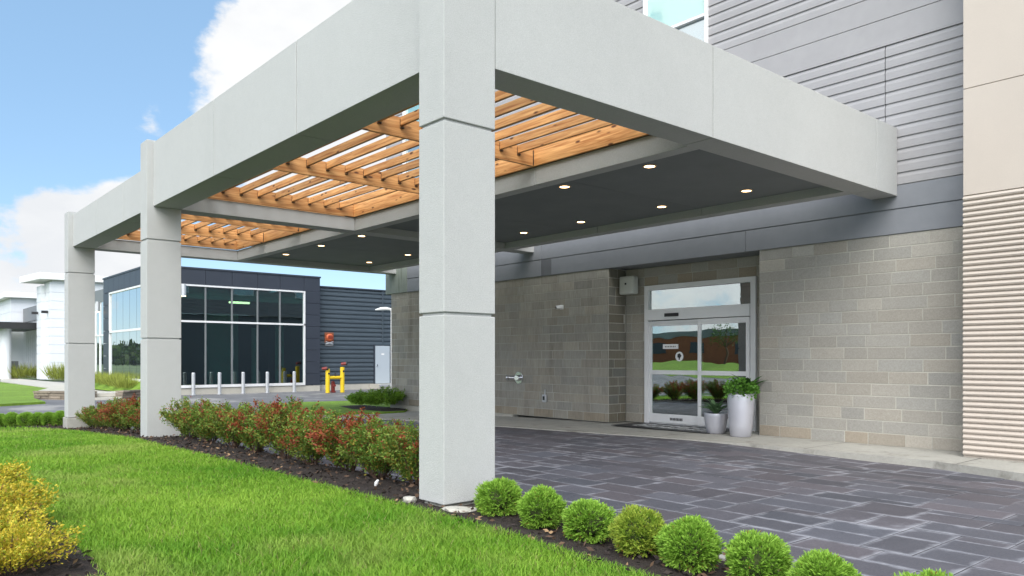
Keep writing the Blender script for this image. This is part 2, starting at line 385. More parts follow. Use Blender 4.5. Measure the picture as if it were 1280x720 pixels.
# ================================================================== SETTING: ground sheets
def grid_sheet(name, x0, x1, y0, y1, nx, ny, zf, m, inside=None):
    xs = np.linspace(x0, x1, nx); ys = np.linspace(y0, y1, ny); X, Y = np.meshgrid(xs, ys, indexing='ij')
    Z = zf(X, Y); V = np.stack([X, Y, Z], 2).reshape(-1, 3)
    i = np.arange(nx*ny).reshape(nx, ny); F = np.stack([i[:-1, :-1], i[1:, :-1], i[1:, 1:], i[:-1, 1:]], 2).reshape(-1, 4)
    if inside is not None:
        c = V[F].mean(1); F = F[inside(c[:, 0], c[:, 1])]
    return tag(np_mesh(name, V, F, m, flat=False), kind='structure')
grid_sheet('ground', -3000, 3000, -3000, 3000, 2, 2, lambda x, y: x*0-.45, M['ground'])
# the car park and access road beyond the canopy
grid_sheet('parking_lot', -60, -17.5, -14, 40, 60, 60, lambda x, y: site(x)-.03, M['asphalt'])
grid_sheet('road', -80, 40, -32, -14, 60, 4, lambda x, y: x*0-.30, M['asphalt'])

# front lawn, its edge follows the shrub bed and curves towards the camera at the far end
def bed_y(x): return np.where(x > -19.5, 3.56+.10*np.clip((x+5.6)/1.5, 0, 1), 3.56-(-19.5-x)**2*.16)
def in_lawn(x, y): return (y < bed_y(x)) & (x > -22.2) & ~((y < 1.13-0.03*(x+5)) & (x < -4.9) & (x > -9.6) & (y > -2))
grid_sheet('lawn', -23, 14, -14, 3.7, 260, 130, lambda x, y: lawn_z(x)-.012+.008*vnoise(x, y, 2.0, 3), M['soil'], lambda x, y: (y < bed_y(x)+.06) & (x > -22.4))
def in_bed(x, y): return (y > bed_y(x)-.08) & (y < np.where(x > -20, 4.64, 4.64-(-20-x)**2*.12)) & (x > -23.2)
grid_sheet('mulch_bed', -23.4, 3, .5, 4.72, 300, 60, lambda x, y: lawn_z(x)+.004+.02*vnoise(x, y, 9, 5)-.16*smooth01((y-4.3)/.34), M['mulch'], in_bed)
grid_sheet('corner_mulch_bed', -9.8, -4.6, -2, 1.25, 80, 60, lambda x, y: lawn_z(x)+.012+.02*vnoise(x, y, 8, 6), M['mulch'],
           lambda x, y: (y < 1.12-0.03*(x+5)) & (x < -4.85))

# paving slabs: random ashlar laid parallel to the facade
def pavers():
    U = .19; x0, y0 = -19.8, 4.62; nx, ny = int(24.5/U), int(6.9/U)
    occ = np.zeros((nx, ny), bool); r = random.Random(4); V = []; F = []; T = []; E = []
    sizes = [(3, 2), (3, 2), (2, 2), (4, 2), (3, 3), (2, 3), (3, 2)]
    def inside(x, y): return y < side_edge(x)
    for i in range(nx):
        for j in range(ny):
            if occ[i, j]: continue
            ss = sizes[:]; r.shuffle(ss); ss += [(2, 1), (1, 2), (1, 1)]
            for a, b in ss:
                if i+a <= nx and j+b <= ny and not occ[i:i+a, j:j+b].any(): break
            occ[i:i+a, j:j+b] = True
            xa, xb, ya, yb = x0+i*U, x0+(i+a)*U, y0+j*U, y0+(j+b)*U
            if ya > side_edge((xa+xb)/2)+.25: continue
            g = .004; e = .085
            base = len(V); dz = r.uniform(-.002, .002); tx = r.uniform(-.002, .002); k = r.uniform(.78, 1.22); w = r.uniform(-.006, .006)
            for (rx0, rx1, ry0, ry1, h, ed) in ((xa+g, xb-g, ya+g, yb-g, -.0025, 1), (xa+g+.005, xb-g-.005, ya+g+.005, yb-g-.005, 0, 1), (xa+e, xb-e, ya+e, yb-e, 0, 0)):
                for (px, py) in ((rx0, ry0), (rx1, ry0), (rx1, ry1), (rx0, ry1)):
                    V.append((px, py, float(pave_z(px, py))+dz+h+tx*(px-xa))); E.append(ed); T.append(((.088+w)*k, .085*k, (.099-w*.5)*k))
            for l in (0, 4):
                for q in range(4): q2 = (q+1) % 4; F.append((base+l+q, base+l+q2, base+l+4+q2, base+l+4+q))
            F.append((base+8, base+9, base+10, base+11))
    o = np_mesh('paving_slabs', V, F, M['paver'], tint=np.array(T), extra={'edge': E})
    return tag(o, kind='structure')
SIDE = [(-20.6, 9.45), (-19.4, 9.3), (-17.8, 9.42), (-16, 10.05), (-12.5, 10.35), (-10, 10.72), (-7.2, 11.1), (-5.5, 11.2), (-4.3, 11.2), (-3, 10.78), (-1.5, 10.3), (1, 9.6), (5, 8.8)]
def side_edge(x): return np.interp(x, *zip(*SIDE))
pavers()
grid_sheet('paving_bed', -19.9, 5, 4.55, 11.6, 100, 30, lambda x, y: pave_z(x, y)-.006, M['joint'])
# sidewalk along the facade, dropped kerb at the door, real kerb step at the right
def sidewalk():
    mb = MB(); xs = np.linspace(-20.6, 4.9, 110)
    def zs(x): return float(site(x)) + .004
    for a, b in zip(xs[:-1], xs[1:]):
        ea, eb = float(side_edge(a)), float(side_edge(b)); za, zb_ = zs(a), zs(b)
        mb.face((a, ea, za), (b, eb, zb_), (b, 13.2, zb_), (a, 13.2, za))
        mb.face((a, ea, za-.3), (b, eb, zb_-.3), (b, eb, zb_), (a, ea, za))
    mb.face((-20.6, 13.2, -.5), (-20.6, 9.45, -.5), (-20.6, 9.45, zs(-20.6)), (-20.6, 13.2, zs(-20.6)))
    tag(mb.build('sidewalk', M['conc']), kind='structure')
    j = MB()
    for x in (-16.9, -14.2, -11.5, -8.8, -6.1, -3.9, -1.5):
        e = float(side_edge(x)); z = zs(x)+.0025; j.face((x-.006, e+.01, z), (x+.006, e+.01, z), (x+.006, 13.15, z), (x-.006, 13.15, z))
    tag(j.build('sidewalk_joints', M['black']), kind='structure')
sidewalk()
# kerb at the near edge of the paving and the grass island beyond the wing wall
kb = MB()
for a, b in zip(np.linspace(-19.8, 3, 60)[:-1], np.linspace(-19.8, 3, 60)[1:]):
    za, zb_ = float(pave_z(a, 4.6))+.035, float(pave_z(b, 4.6))+.035
    kb.face((a, 4.56, za), (b, 4.56, zb_), (b, 4.64, zb_), (a, 4.64, za)); kb.face((a, 4.64, za), (b, 4.64, zb_), (b, 4.64, zb_-.1), (a, 4.64, za-.1)); kb.face((a, 4.56, za-.2), (b, 4.56, zb_-.2), (b, 4.56, zb_), (a, 4.56, za))
tag(kb.build('kerb', M['conc']), kind='structure')
isl = [(-20.2, 9.32), (-19.1, 10.4), (-18.6, 11.2), (-18.7, 12.0), (-19.4, 12.54), (-20.65, 12.54), (-20.65, 15.5), (-23.6, 15.2), (-24.6, 13.6), (-25.0, 11.6), (-23.6, 10.3), (-21.6, 9.5)][::-1]
tag(MB().prism(isl[::-1], -.4, -.105).build('grass_island', M['farlawn']), kind='structure')
# far lawn, path, raised grass strip on the left
tag(MB().prism([(-59.3, 7.35), (-45.2, 7.63), (-41.3, 6.5), (-34.6, 5.35), (-31.3, 5.2), (-30.7, 3.8), (-31, 0), (-33, -6), (-60, -6)], -.4, -.125).build('far_lawn', M['farlawn']), kind='structure')
tag(MB().prism([(-60.1, 7.42), (-45.1, 7.66), (-41.2, 6.55), (-36.5, 8.0), (-35.2, 8.9), (-35.2, 9.5), (-42, 9.9), (-51.9, 10.0), (-72.7, 9.0)], -.4, -.09).build('path', M['conc_pale']), kind='structure')
gs = MB()
gs.face((-46, 8.5, -.05), (-35.2, 8.9, -.05), (-34.4, 9.47, .40), (-46, 9.47, .50)); gs.face((-35.2, 8.9, -.05), (-34.6, 9.2, -.1), (-34.4, 9.47, .4), (-34.4, 9.47, .4))
tag(gs.build('grass_bank', M['farlawn']), kind='structure')

# ------------------------------------------------------------------ grass blades
def grass():
    n = 600000
    # denser towards the viewer's side of the lawn
    u = rng.random(n); x = -22.3 + 24.3*(u**.55); y = 3.66 - 3.9*rng.random(n)**1.1
    keep = in_lawn(x, y+rng.normal(0, .025, n)); d = np.hypot(x, y); keep &= rng.random(n) < np.clip(1.25-d/26, .35, 1)
    x, y = x[keep], y[keep]; n = len(x); d = np.hypot(x, y)
    z = lawn_z(x) - .015
    h = rng.uniform(.025, .068, n)*(1+.3*vnoise(x, y, 1.6, 11)); w = rng.uniform(.0012, .0026, n)*(1+d/9)
    a = rng.uniform(0, 6.283, n); lean = rng.uniform(.15, 1.15, n)*h; la = a+1.57+rng.normal(0, .5, n)
    s = np.stack([np.cos(a), np.sin(a), 0*a], 1)*w[:, None]; l = np.stack([np.cos(la)*lean, np.sin(la)*lean, 0*a], 1)
    P = np.stack([x, y, z], 1); up = np.array([0, 0, 1.0])
    m1 = P + l*.3 + up*(h*.6)[:, None]; t = P + l + up*h[:, None]
    V = np.stack([P-s, P+s, m1+s*.75, m1-s*.75, t+s*.1, t-s*.1], 1).reshape(-1, 3)
    b = np.arange(n)*6
    F = np.concatenate([np.stack([b, b+1, b+2, b+3], 1), np.stack([b+3, b+2, b+4, b+5], 1)])
    g = vnoise(x, y, 1.7, 21)*.85 + vnoise(x, y, 6, 22)*.55 + rng.normal(0, .34, n)
    lo, hi = np.array([.09, .26, .012]), np.array([.32, .50, .06])
    c = lo + (hi-lo)*np.clip(.5+.5*g, 0, 1)[:, None]
    pale = np.clip((vnoise(x, y, 1.2, 61)+.4*vnoise(x, y, 5, 62)-.12)*1.6, 0, .6)[:, None]; c = c*(1-pale)+np.array([.36, .45, .105])*pale
    dry = rng.random(n) < .035; c[dry] = np.array([.34, .33, .12])*rng.uniform(.7, 1.1, (dry.sum(), 1))
    T = np.repeat(c, 6, axis=0)
    tag(np_mesh('grass', V, F, M['grass'], tint=T), 'short bright green lawn grass in front of the canopy', 'grass', kind='stuff')
grass()
def chips():
    n = 5200; x = np.concatenate([rng.uniform(-22.6, 1, 4000), rng.uniform(-9.6, -4.9, 1200)])
    y = np.concatenate([rng.uniform(3.5, 4.6, 4000), rng.uniform(-.5, 1.2, 1200)])
    k = np.concatenate([in_bed(x[:4000], y[:4000]), y[4000:] < 1.12-.03*(x[4000:]+5)]); x, y = x[k], y[k]; n = len(x)
    P = np.stack([x, y, lawn_z(x)+.026-.16*smooth01((y-4.3)/.34)], 1)+rng.normal(0, .006, (n, 3)); D = rng.normal(size=(n, 3))*[1, 1, .35]
    c = np.where(rng.random((n, 1)) < .4, [[.11, .065, .04]], [[.028, .02, .017]])*rng.uniform(.5, 1.5, (n, 1)); pk = rng.random(n) < .06; c[pk] = (.30, .19, .10)
    V, F, T = leaf_arrays(P, D, rng.uniform(.03, .08, n), rng.uniform(.015, .035, n), c)
    tag(np_mesh('mulch_chips', V, F, M['chip'], tint=T), 'dark shredded bark mulch under the shrubs', 'mulch', kind='stuff')
chips()

# ================================================================== ENTRANCE CANOPY
ZB, ZT = 3.966, 5.04          # underside and top of the deep beams
def seg_box(mb, x0, x1, y0, y1, z0, z1, axis, joints, gap=.017, inset=.014):
    """box cut into panels by narrow recessed joints across one axis"""
    lim = [[x0, x1], [y0, y1], [z0, z1]]; cuts = [lim[axis][0]] + sorted(joints) + [lim[axis][1]]
    for k, (a, b) in enumerate(zip(cuts[:-1], cuts[1:])):
        l = [r[:] for r in lim]; l[axis] = [a+(gap/2 if k else 0), b-(gap/2 if k < len(cuts)-2 else 0)]
        mb.box(*l[0], *l[1], *l[2])
    for j in joints:
        l = [[r[0]+inset, r[1]-inset] for r in lim]; l[axis] = [j-gap/2-.002, j+gap/2+.002]; mb.box(*l[0], *l[1], *l[2])
    return mb
can = thing('entrance_canopy', 'large pale grey stucco entrance canopy on three square columns with deep beams', 'canopy', (-5.45, 4.05, .16))
def col_(x0, x1, z0, z1, joints):
    return seg_box(MB(), x0, x1, 3.768, 4.324, z0, z1, 2, joints, .026, .022).build('column', M['stucco'], can, bevel=.006)
c1 = col_(-5.641, -5.268, .17, 5.085, [1.779, 3.41])
c2 = col_(-14.18, -13.80, .06, 5.08, [1.735, 3.406])
c3 = col_(-20.38, -20.00, .045, 4.77, [1.74, 3.37])
MB().box(-20.41, -19.97, 3.74, 4.35, -.35, .035).build('plinth', M['conc'], c3, bevel=.01)
MB().box(-5.60, -5.30, 3.80, 4.30, -.1, .18).build('plinth', M['conc'], c1)
MB().box(-14.15, -13.83, 3.80, 4.30, -.2, .07).build('plinth', M['conc'], c2)
MB().box(-20.62, -20.385, 3.90, 4.10, 4.55, 4.68).build('bracket', M['galv'], c3, bevel=.005)
MB().box(-5.56, -5.44, 4.327, 4.385, 2.70, 2.92).build('junction_box', M['alu'], c1, bevel=.006)
seg_box(MB(), -13.797, -5.645, 3.868, 4.325, ZB, ZT, 0, [-10.95, -8.30]).build('beam', M['stucco'], can, bevel=.004)
seg_box(MB(), -19.997, -14.183, 3.868, 4.325, ZB, 4.70, 0, [-17.75, -15.7]).build('beam', M['stucco'], can, bevel=.004)
seg_box(MB(), -5.68, -5.275, 4.334, 12.545, ZB, ZT, 1, [7.61, 11.82]).build('beam', M['stucco'], can, bevel=.004)
seg_box(MB(), -13.797, -5.683, 7.68, 7.90, ZB, 4.225, 0, [-11.07, -8.41]).build('beam', M['stucco'], can, bevel=.003)
seg_box(MB(), -19.997, -14.193, 7.68, 7.90, ZB, 4.225, 0, [-18.2, -16.25]).build('beam', M['stucco'], can, bevel=.003)
seg_box(MB(), -14.19, -13.80, 4.328, 12.545, ZB, 4.225, 1, [7.69]).build('beam', M['stucco'], can, bevel=.003)
seg_box(MB(), -20.38, -20.00, 4.328, 12.545, ZB, 4.225, 1, [7.69]).build('beam', M['stucco'], can, bevel=.003)
seg_box(MB(), -13.797, -5.683, 11.62, 11.88, ZB, 4.40, 0, [-10.85, -8.3]).build('beam', M['stucco'], can, bevel=.003)
seg_box(MB(), -19.997, -14.193, 11.62, 11.88, ZB, 4.40, 0, [-17.1]).build('beam', M['stucco'], can, bevel=.003)
# solid roof over the rear half; its underside is the dark soffit with board joints
seg_box(MB(), -13.797, -5.683, 7.903, 11.617, 4.105, 4.16, 0, [-11.45, -8.35], .008).build('soffit', M['soffit'], can)
seg_box(MB(), -19.997, -14.193, 7.903, 11.617, 4.105, 4.16, 0, [-17.1], .008).build('soffit', M['soffit'], can)
MB().box(-20.30, -5.70, 7.73, 11.86, 4.41, 4.47).build('roof_deck', M['greypanel'], can)
for x, y in [(-6.96, 8.52), (-8.66, 8.52), (-10.62, 8.52), (-12.40, 8.52), (-6.96, 10.95), (-8.67, 10.95), (-10.68, 10.96), (-12.40, 10.97),
             (-15.06, 8.55), (-16.98, 8.55), (-19.0, 8.57), (-15.06, 11.02), (-17.0, 11.01), (-19.04, 11.05)]:
    d = MB().lathe(x, y, [(.105, 4.1045), (.105, 4.096), (.078, 4.094), (.075, 4.1)], 24).build('downlight', M['trim'], can)
    MB().lathe(x, y, [(.0001, 4.0965), (.077, 4.0985)], 24).build('lens', M['lamp'], d)

# timber pergola infill (two bays)
def pergola(label, x0, x1, purl, ymin=4.33):
    t = thing('timber_pergola', label, 'pergola', ((x0+x1)/2, 6.0, 4.23), 'timber pergola bays')
    z0, z1 = 4.232, 4.487
    def bd(n, m, *a): MB().box(*a).build(n, m, t, bevel=.004)
    bd('rim_board', M['woodx'], x0, x1, 7.635, 7.675, z0, z1)
    bd('rim_board', M['woodx'], x0, x1, ymin, ymin+.04, z0, z1)
    bd('rim_board', M['woody'], x0, x0+.04, ymin+.043, 7.632, z0, z1)
    bd('rim_board', M['woody'], x1-.04, x1, ymin+.043, 7.632, z0, z1)
    xs = [x0+.04] + purl + [x1-.04]
    for p in purl: bd('purlin', M['woody'], p-.042, p, ymin+.043, 7.632, z0, z1)
    ends = [x0+.04] + purl; starts = [p-.042 for p in purl] + [x1-.04]
    for k in range(10):
        y = 7.36-.331*k
        if y < ymin+.08: break
        for a, b in zip(ends, starts):
            dz = random.uniform(-.006, .006)
            bd('slat', M['woodx'], a+.002, b-.002, y-.042, y, 4.370+dz, 4.484+dz)
    for k in range(10):                                  # joist hangers
        y = 7.36-.331*k
        if y < ymin+.08: break
        for a in ends:
            h = MB(); h.box(a+.001, a+.004, y-.048, y-.0425, 4.34, 4.46); h.box(a+.001, a+.006, y+.0005, y+.006, 4.34, 4.46); h.box(a+.001, a+.03, y-.047, y+.005, 4.345, 4.351)
            h.build('joist_hanger', M['black'], t)
    for p in purl: MB().box(p+.001, p+.01, 7.622, 7.631, 4.25, 4.46).build('joist_hanger', M['black'], t)
pergola('cedar slat pergola in the near canopy bay, beside the big front column', -13.797, -5.69, [-11.08, -8.41])
pergola('cedar slat pergola in the far canopy bay, between the two smaller columns', -19.995, -14.20, [-18.2, -16.25])

# ================================================================== MAIN BUILDING
WY, RY = 12.57, 13.137        # wall face and recessed door wall
hb = thing('hotel_building', 'grey two tone building with block walls, ribbed metal siding and sliding glass entrance', 'building', (-12, 12.57, 0))
def block_wall(name, x0, x1, y, z0, z1, axis='x', base=(.285, .27, .235), seed=1, zc=.1982):
    """mortar sheet with separate split-length blocks standing 6 mm proud; axis y builds a wall facing +X"""
    r = random.Random(seed); V = []; F = []; T = []
    nrow = int(round((z1-z0)/zc)); h = (z1-z0)/nrow
    for k in range(nrow):
        a = x0 - r.uniform(0, .45); za, zb_ = z0+k*h+.0055, z0+(k+1)*h-.0065
        while a < x1:
            L_ = r.choice([.39, .59, .59, .59, .49, .69]); a0, a1 = max(a, x0)+.0055, min(a+L_, x1)-.0055; a += L_
            if a1-a0 < .06: continue
            v = r.gauss(1, .045); w = r.uniform(-.010, .010); c = ((base[0]+w)*v, base[1]*v, (base[2]-w)*v)
            if r.random() < .04: c = tuple(q*1.11 for q in c)
            if k == 0 and r.random() < .55: c = (c[0]*.97, c[1]*.90, c[2]*.82)
            b = len(V); e = .005
            for (p0, p1, q0, q1, dep) in ((a0, a1, za, zb_, 0), (a0+e, a1-e, za+e, zb_-e, e)):
                for p, q in ((p0, q0), (p1, q0), (p1, q1), (p0, q1)):
                    V.append((p, y-dep, q) if axis == 'x' else (y+dep, p, q)); T.append(c)
            for q in range(4): q2 = (q+1) % 4; F.append((b+q, b+q2, b+4+q2, b+4+q))
            F.append((b+4, b+5, b+6, b+7))
    return np_mesh(name, V, F, M['block_stained' if seed in (3, 11) else 'block'], hb, np.array(T))
def bwall(x0, x1, y, z0, z1, seed, axis='x', base=(.285, .27, .235)):
    w = block_wall('block_wall', x0, x1, y, z0, z1, axis, base, seed)
    mb = MB()
    if axis == 'x': mb.box(x0+.002, x1-.002, y-.001, y+.22, z0, z1)
    else: mb.box(y-.22, y+.001, x0+.002, x1-.002, z0, z1)
    mb.build('mortar', M['mortar'], w)
DK = (.345, .322, .28)
bwall(-20.33, -11.409, WY, .0, 3.366, 3, base=DK)
bwall(-7.724, -4.00, WY, .0, 3.366, 5, base=(.345, .328, .295))
bwall(-11.40, -10.87, RY, .0, 3.366, 7, base=DK)
bwall(-8.12, -7.50, RY, .0, 3.366, 8, base=DK)
bwall(-10.868, -8.122, RY, 2.975, 3.366, 9, base=DK)
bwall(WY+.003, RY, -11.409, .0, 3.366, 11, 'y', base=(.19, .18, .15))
MB().box(-20.36, -14.6, WY-.02, WY+.2, -.5, -.004).build('wall_plinth', M['conc_pale'], hb)
MB().box(-11.405, -7.73, 12.56, RY+.02, 3.37, 3.40).build('entrance_soffit', M['panel'], hb)
# water stains down the block wall: slim tinted patches are left to the block tint
# fascia bands and stained panel
f = MB()
seg_box(f, -13.55, -4.0, 12.548, 12.70, 3.372, 3.752, 0, [-8.0])
seg_box(f, -19.40, -13.56, 12.54, 12.70, 3.372, 3.752, 0, [-16.5])
f.box(-19.40, -13.56, 12.54, 12.70, 3.772, 4.13); f.box(-13.55, -4.0, 12.548, 12.70, 3.772, 4.13); f.box(-19.4, -4.0, 12.57, 12.72, 3.74, 3.78)
f.build('fascia_panel', M['panel'], hb, bevel=.003)
MB().box(-13.545, -13.20, 12.545, 12.547, 3.374, 3.75).build('damp_stain', M['panel_damp'], hb)
MB().box(-20.60, -19.405, 12.53, 13.6, 3.372, 4.40).build('fascia_end_panel', M['verdigris'], hb, bevel=.004)
# siding with window openings: X ranges between windows
HT = 10.6
def lap(z0, z1, y, pitch=.188):
    prof = [(y, z0)]; z = z0
    while z + pitch <= z1+.001:
        prof += [(y-.004, z), (y-.004, z+.012), (y-.026, z+.012), (y-.026, z+.125), (y-.004, z+pitch-.004)]; z += pitch
    prof.append((y, z1)); return prof
wins = [(-19.6, -17.9), (-10.39, -8.81)]
zw0, zw1 = 6.42, 9.4
edges = [-20.6] + [v for w in wins for v in w] + [-4.0]
sid = MB()
sid.extrude_x(lap(4.135, 6.395, 12.575), -20.6, -5.468); sid.extrude_x(lap(4.135, 6.395, 12.575), -5.458, -4.0)
for a, b in zip(edges[::2], edges[1::2]): sid.extrude_x(lap(7.235, HT, 12.575), a, b)
for a, b in wins: sid.extrude_x(lap(zw1, HT, 12.575), a, b)
sid.build('metal_siding', M['siding'], hb)
for a, b in zip(edges[::2], edges[1::2]): MB().box(a, b, 12.545, 12.62, 6.40, 6.826).build('flat_band', M['siding'], hb); MB().box(a, b, 12.545, 12.62, 6.838, 7.23).build('flat_band', M['siding'], hb)
for a, b in wins:
    fr = MB(); t_ = .06
    fr.box(a, a+t_, 12.50, 12.64, zw0, zw1); fr.box(b-t_, b, 12.50, 12.64, zw0, zw1); fr.box(a+t_, b-t_, 12.50, 12.64, zw1-t_, zw1); fr.box(a+t_, b-t_, 12.50, 12.64, zw0, zw0+t_); fr.box(a+t_, b-t_, 12.51, 12.63, 8.02, 8.08)
    wn = fr.build('window', M['alu'], hb, bevel=.004)
    MB().box(a+t_, b-t_, 12.585, 12.60, 8.08, zw1-t_).build('pane', M['glass_teal'], wn)
    MB().box(a+t_, b-t_, 12.585, 12.60, zw0+t_, 8.02).build('pane', M['glass_blue'], wn)
# body of the building: end wall (facing the car park) with its own siding and windows, roof
ez = MB(); prof = [(-y-8.05+ -0.0, z) for y, z in lap(4.135, HT, 12.575)]
xe = -20.6
pe = [(xe - (12.575-y), z) for y, z in lap(4.135, HT, 12.575)]
ez.extrude_y(pe[::-1], 12.58, 30); ez.build('end_siding', M['siding'], hb)
for ya, yb in ((14.2, 15.6), (18.2, 19.6), (22.4, 23.8)):
    e = MB().box(xe-.09, xe+.0, ya, yb, 5.4, 7.3).build('window', M['alu'], hb)
    MB().box(xe-.1, xe-.092, ya+.06, yb-.06, 6.05, 7.24).build('pane', M['glass_teal'], e); MB().box(xe-.1, xe-.092, ya+.06, yb-.06, 5.46, 6.0).build('pane', M['glass_blue'], e)
MB().box(-20.33, -20.1, 12.80, 30, -.3, 4.13).build('end_wall', M['panel'], hb)
MB().box(-20.55, 6, 12.75, 30, HT-.15, HT).build('roof', M['greypanel'], hb)
MB().box(-20.3, 6, 29.9, 30, 0, HT-.16).build('rear_wall', M['panel'], hb)
MB().box(-19.9, -8, 12.85, 12.95, 4.2, HT-.2).build('backing_wall', M['greypanel'], hb)
# cream ribbed wing at the right
rw = MB(); pr = [(11.985, 0.0)]; z = .03; n_ = 48; pt = (3.703-.03)/n_
for k in range(n_):
    b = .03+k*pt; pr += [(11.985, b), (11.955, b+.010), (11.945, b+.030), (11.955, b+.052), (11.985, b+pt-.006)]
pr.append((11.985, 3.703))
rw.extrude_x(pr, -4.123, 4.0)
for (ya, za), (yb, zb_) in zip(pr[:-1], pr[1:]): rw.face((-4.123, ya, za), (-4.123, yb, zb_), (-4.123, 12.6, zb_), (-4.123, 12.6, za))
rw.build('ribbed_wall', M['cream'], hb)
cw = MB(); cw.box(-4.123, 4, 11.965, 13, 3.706, 5.205); cw.box(-4.123, 4, 11.965, 13, 5.217, 8.2); cw.box(-4.123, 4, 11.965, 13, 8.212, HT); cw.box(-4.11, 4, 11.98, 13, 5.2, 8.3)
cw.build('cream_wall', M['cream'], hb, bevel=.003)
# ------------------------------------------------------------------ sliding entrance
sl = MB(); DX0, DX1, DY = -10.84, -8.125, RY-.05
sl.box(DX0, DX0+.11, DY, RY+.08, 0.005, 2.97); sl.box(DX1-.11, DX1, DY, RY+.08, .005, 2.97); sl.box(DX0+.11, DX1-.11, DY, RY+.08, 2.87, 2.97)
sl.box(DX0+.11, DX1-.11, DY-.03, RY+.10, 2.215, 2.45)
sl.box(DX0+.11, DX1-.11, DY+.05, RY+.08, .004, .02)
door = sl.build('sliding_door', M['alu'], hb, bevel=.004)
MB().box(DX0+.11, DX1-.11, RY+.01, RY+.022, 2.45, 2.87).build('pane', M['glass_door'], door)
mid = -9.40
def leaf_(x0, x1, y):
    l = MB(); s = .072; zr = 1.06
    l.box(x0, x0+s, y, y+.05, .03, 2.20); l.box(x1-s, x1, y, y+.05, .03, 2.20); l.box(x0+s, x1-s, y, y+.05, .03, .22)
    l.box(x0+s, x1-s, y, y+.05, 2.09, 2.20); l.box(x0+s, x1-s, y, y+.05, zr, zr+.09)
    l.build('door_leaf', M['alu'], door, bevel=.004)
    MB().box(x0+s, x1-s, y+.02, y+.03, .22, zr).build('pane', M['glass_door'], door)
    MB().box(x0+s, x1-s, y+.02, y+.03, zr+.09, 2.09).build('pane', M['glass_door'], door)
leaf_(DX0+.112, mid+.04, DY+.02); leaf_(mid-.02, DX1-.112, DY-.04)
MB().box(-10.25, -9.90, DY-.06, DY-.031, 2.28, 2.35).build('motion_sensor', M['black'], door, bevel=.004)
# notices on the left leaf: white strip, round white sticker with a dark emblem, small dark door sticker
yy = DY+.036
MB().box(-10.36, -9.96, yy-.002, yy, 1.60, 1.70).build('notice', M['white'], door)
q = MB()
for k in range(7): q.box(-10.30+.02*0+k*.042, -10.28+k*.042, yy-.0035, yy-.0025, 1.635, 1.665)
q.build('notice_lettering', M['black'], door)
MB().tube([(-9.93, yy-.002, 1.44), (-9.93, yy, 1.44)], .10, 28).build('round_sticker', M['white'], door)
q = MB().tube([(-9.93, yy-.0045, 1.455), (-9.93, yy-.003, 1.455)], .055, 5); q.box(-9.945, -9.915, yy-.0045, yy-.003, 1.37, 1.41); q.build('sticker_emblem', M['black'], door)
q = MB()
for k in range(9): q.box(-10.16+k*.037, -10.135+k*.037, DY+.016, DY+.0185, .095, .15)
q.build('door_lettering', M['black'], door)
# lobby behind the glass
lb = MB(); lb.box(-13, -6, 18, 18.1, 0, 3.3); lb.box(-13.1, -13, 13.4, 18, 0, 3.3); lb.box(-6, -5.9, 13.4, 18, 0, 3.3); lb.box(-13, -6, 13.4, 18, 3.3, 3.35); lb.box(-13, -6, 13.24, 18, -.02, .01)
lb.build('lobby', M['room'], hb)
lp = MB().box(-8.9, -8.5, 14.2, 14.3, 3.26, 3.29); lp.box(-10.1, -9.8, 15, 15.1, 3.26, 3.29); lp.build('lobby_lamp', M['lamp'], hb)

# ------------------------------------------------------------------ small things on the wall and by the door
t = thing('wall_speaker', 'square off white wall box with rounded corners beside the door recess', 'wall box', (-10.95, 13.05, 2.75))
MB().box(-11.37, -10.97, 12.86, 13.06, 2.80, 3.20).build('housing', M['speaker'], t, bevel=.035)
MB().tube([(-11.17, 12.845, 3.03), (-11.17, 12.862, 3.03)], .022, 12).build('indicator', M['black'], t)
t = thing('security_camera', 'small white security camera mounted on the left block wall', 'camera', (-12.85, 12.57, 2.59))
MB().box(-12.90, -12.80, 12.53, 12.562, 2.54, 2.64).build('base', M['white'], t, bevel=.008)
MB().tube([(-12.84, 12.54, 2.60), (-12.90, 12.42, 2.58)], .045, 14).build('housing', M['white'], t, bevel=.006); MB().tube([(-12.901, 12.418, 2.58), (-12.905, 12.41, 2.579)], .028, 12).build('lens', M['black'], t)
t = thing('fire_hose_connection', 'chrome fire hose connection with round flange on block wall', 'hose connection', (-14.4, 12.57, .92))
MB().tube([(-14.36, 12.565, .92), (-14.36, 12.535, .92)], .15, 28).build('flange', M['chrome'], t, bevel=.006)
MB().tube([(-14.36, 12.535, .92), (-14.36, 12.44, .92)], .07, 18).build('body', M['chrome'], t)
MB().tube([(-14.38, 12.45, .92), (-14.52, 12.36, .92)], [.055, .06], 16).build('inlet', M['chrome'], t, bevel=.006); MB().tube([(-14.53, 12.355, .92), (-14.57, 12.33, .92)], .075, 16).build('cap', M['chrome'], t, bevel=.006); MB().tube([(-14.33, 12.45, .92), (-14.25, 12.37, .92)], [.05, .055], 16).build('inlet', M['chrome'], t)
t = thing('outlet_box', 'small grey weatherproof outlet box low on the block wall', 'outlet', (-13.41, 12.57, .46))
MB().box(-13.475, -13.345, 12.50, 12.562, .36, .54).build('cover', M['galv'], t, bevel=.012); MB().box(-13.44, -13.38, 12.49, 12.499, .41, .50).build('flap', M['black'], t); MB().tube([(-13.41, 12.54, .54), (-13.41, 12.54, .66)], .012, 8).build('conduit', M['galv'], t)
t = thing('door_mat', 'black entrance mat with pale lettering in front of the sliding door', 'mat', (-9.6, 12.6, .005))
MB().box(-10.85, -8.45, 12.02, 13.02, .006, .016).build('mat', M['black'], t, bevel=.004)
r_ = random.Random(9); ql = [MB(), MB()]; x = -10.5
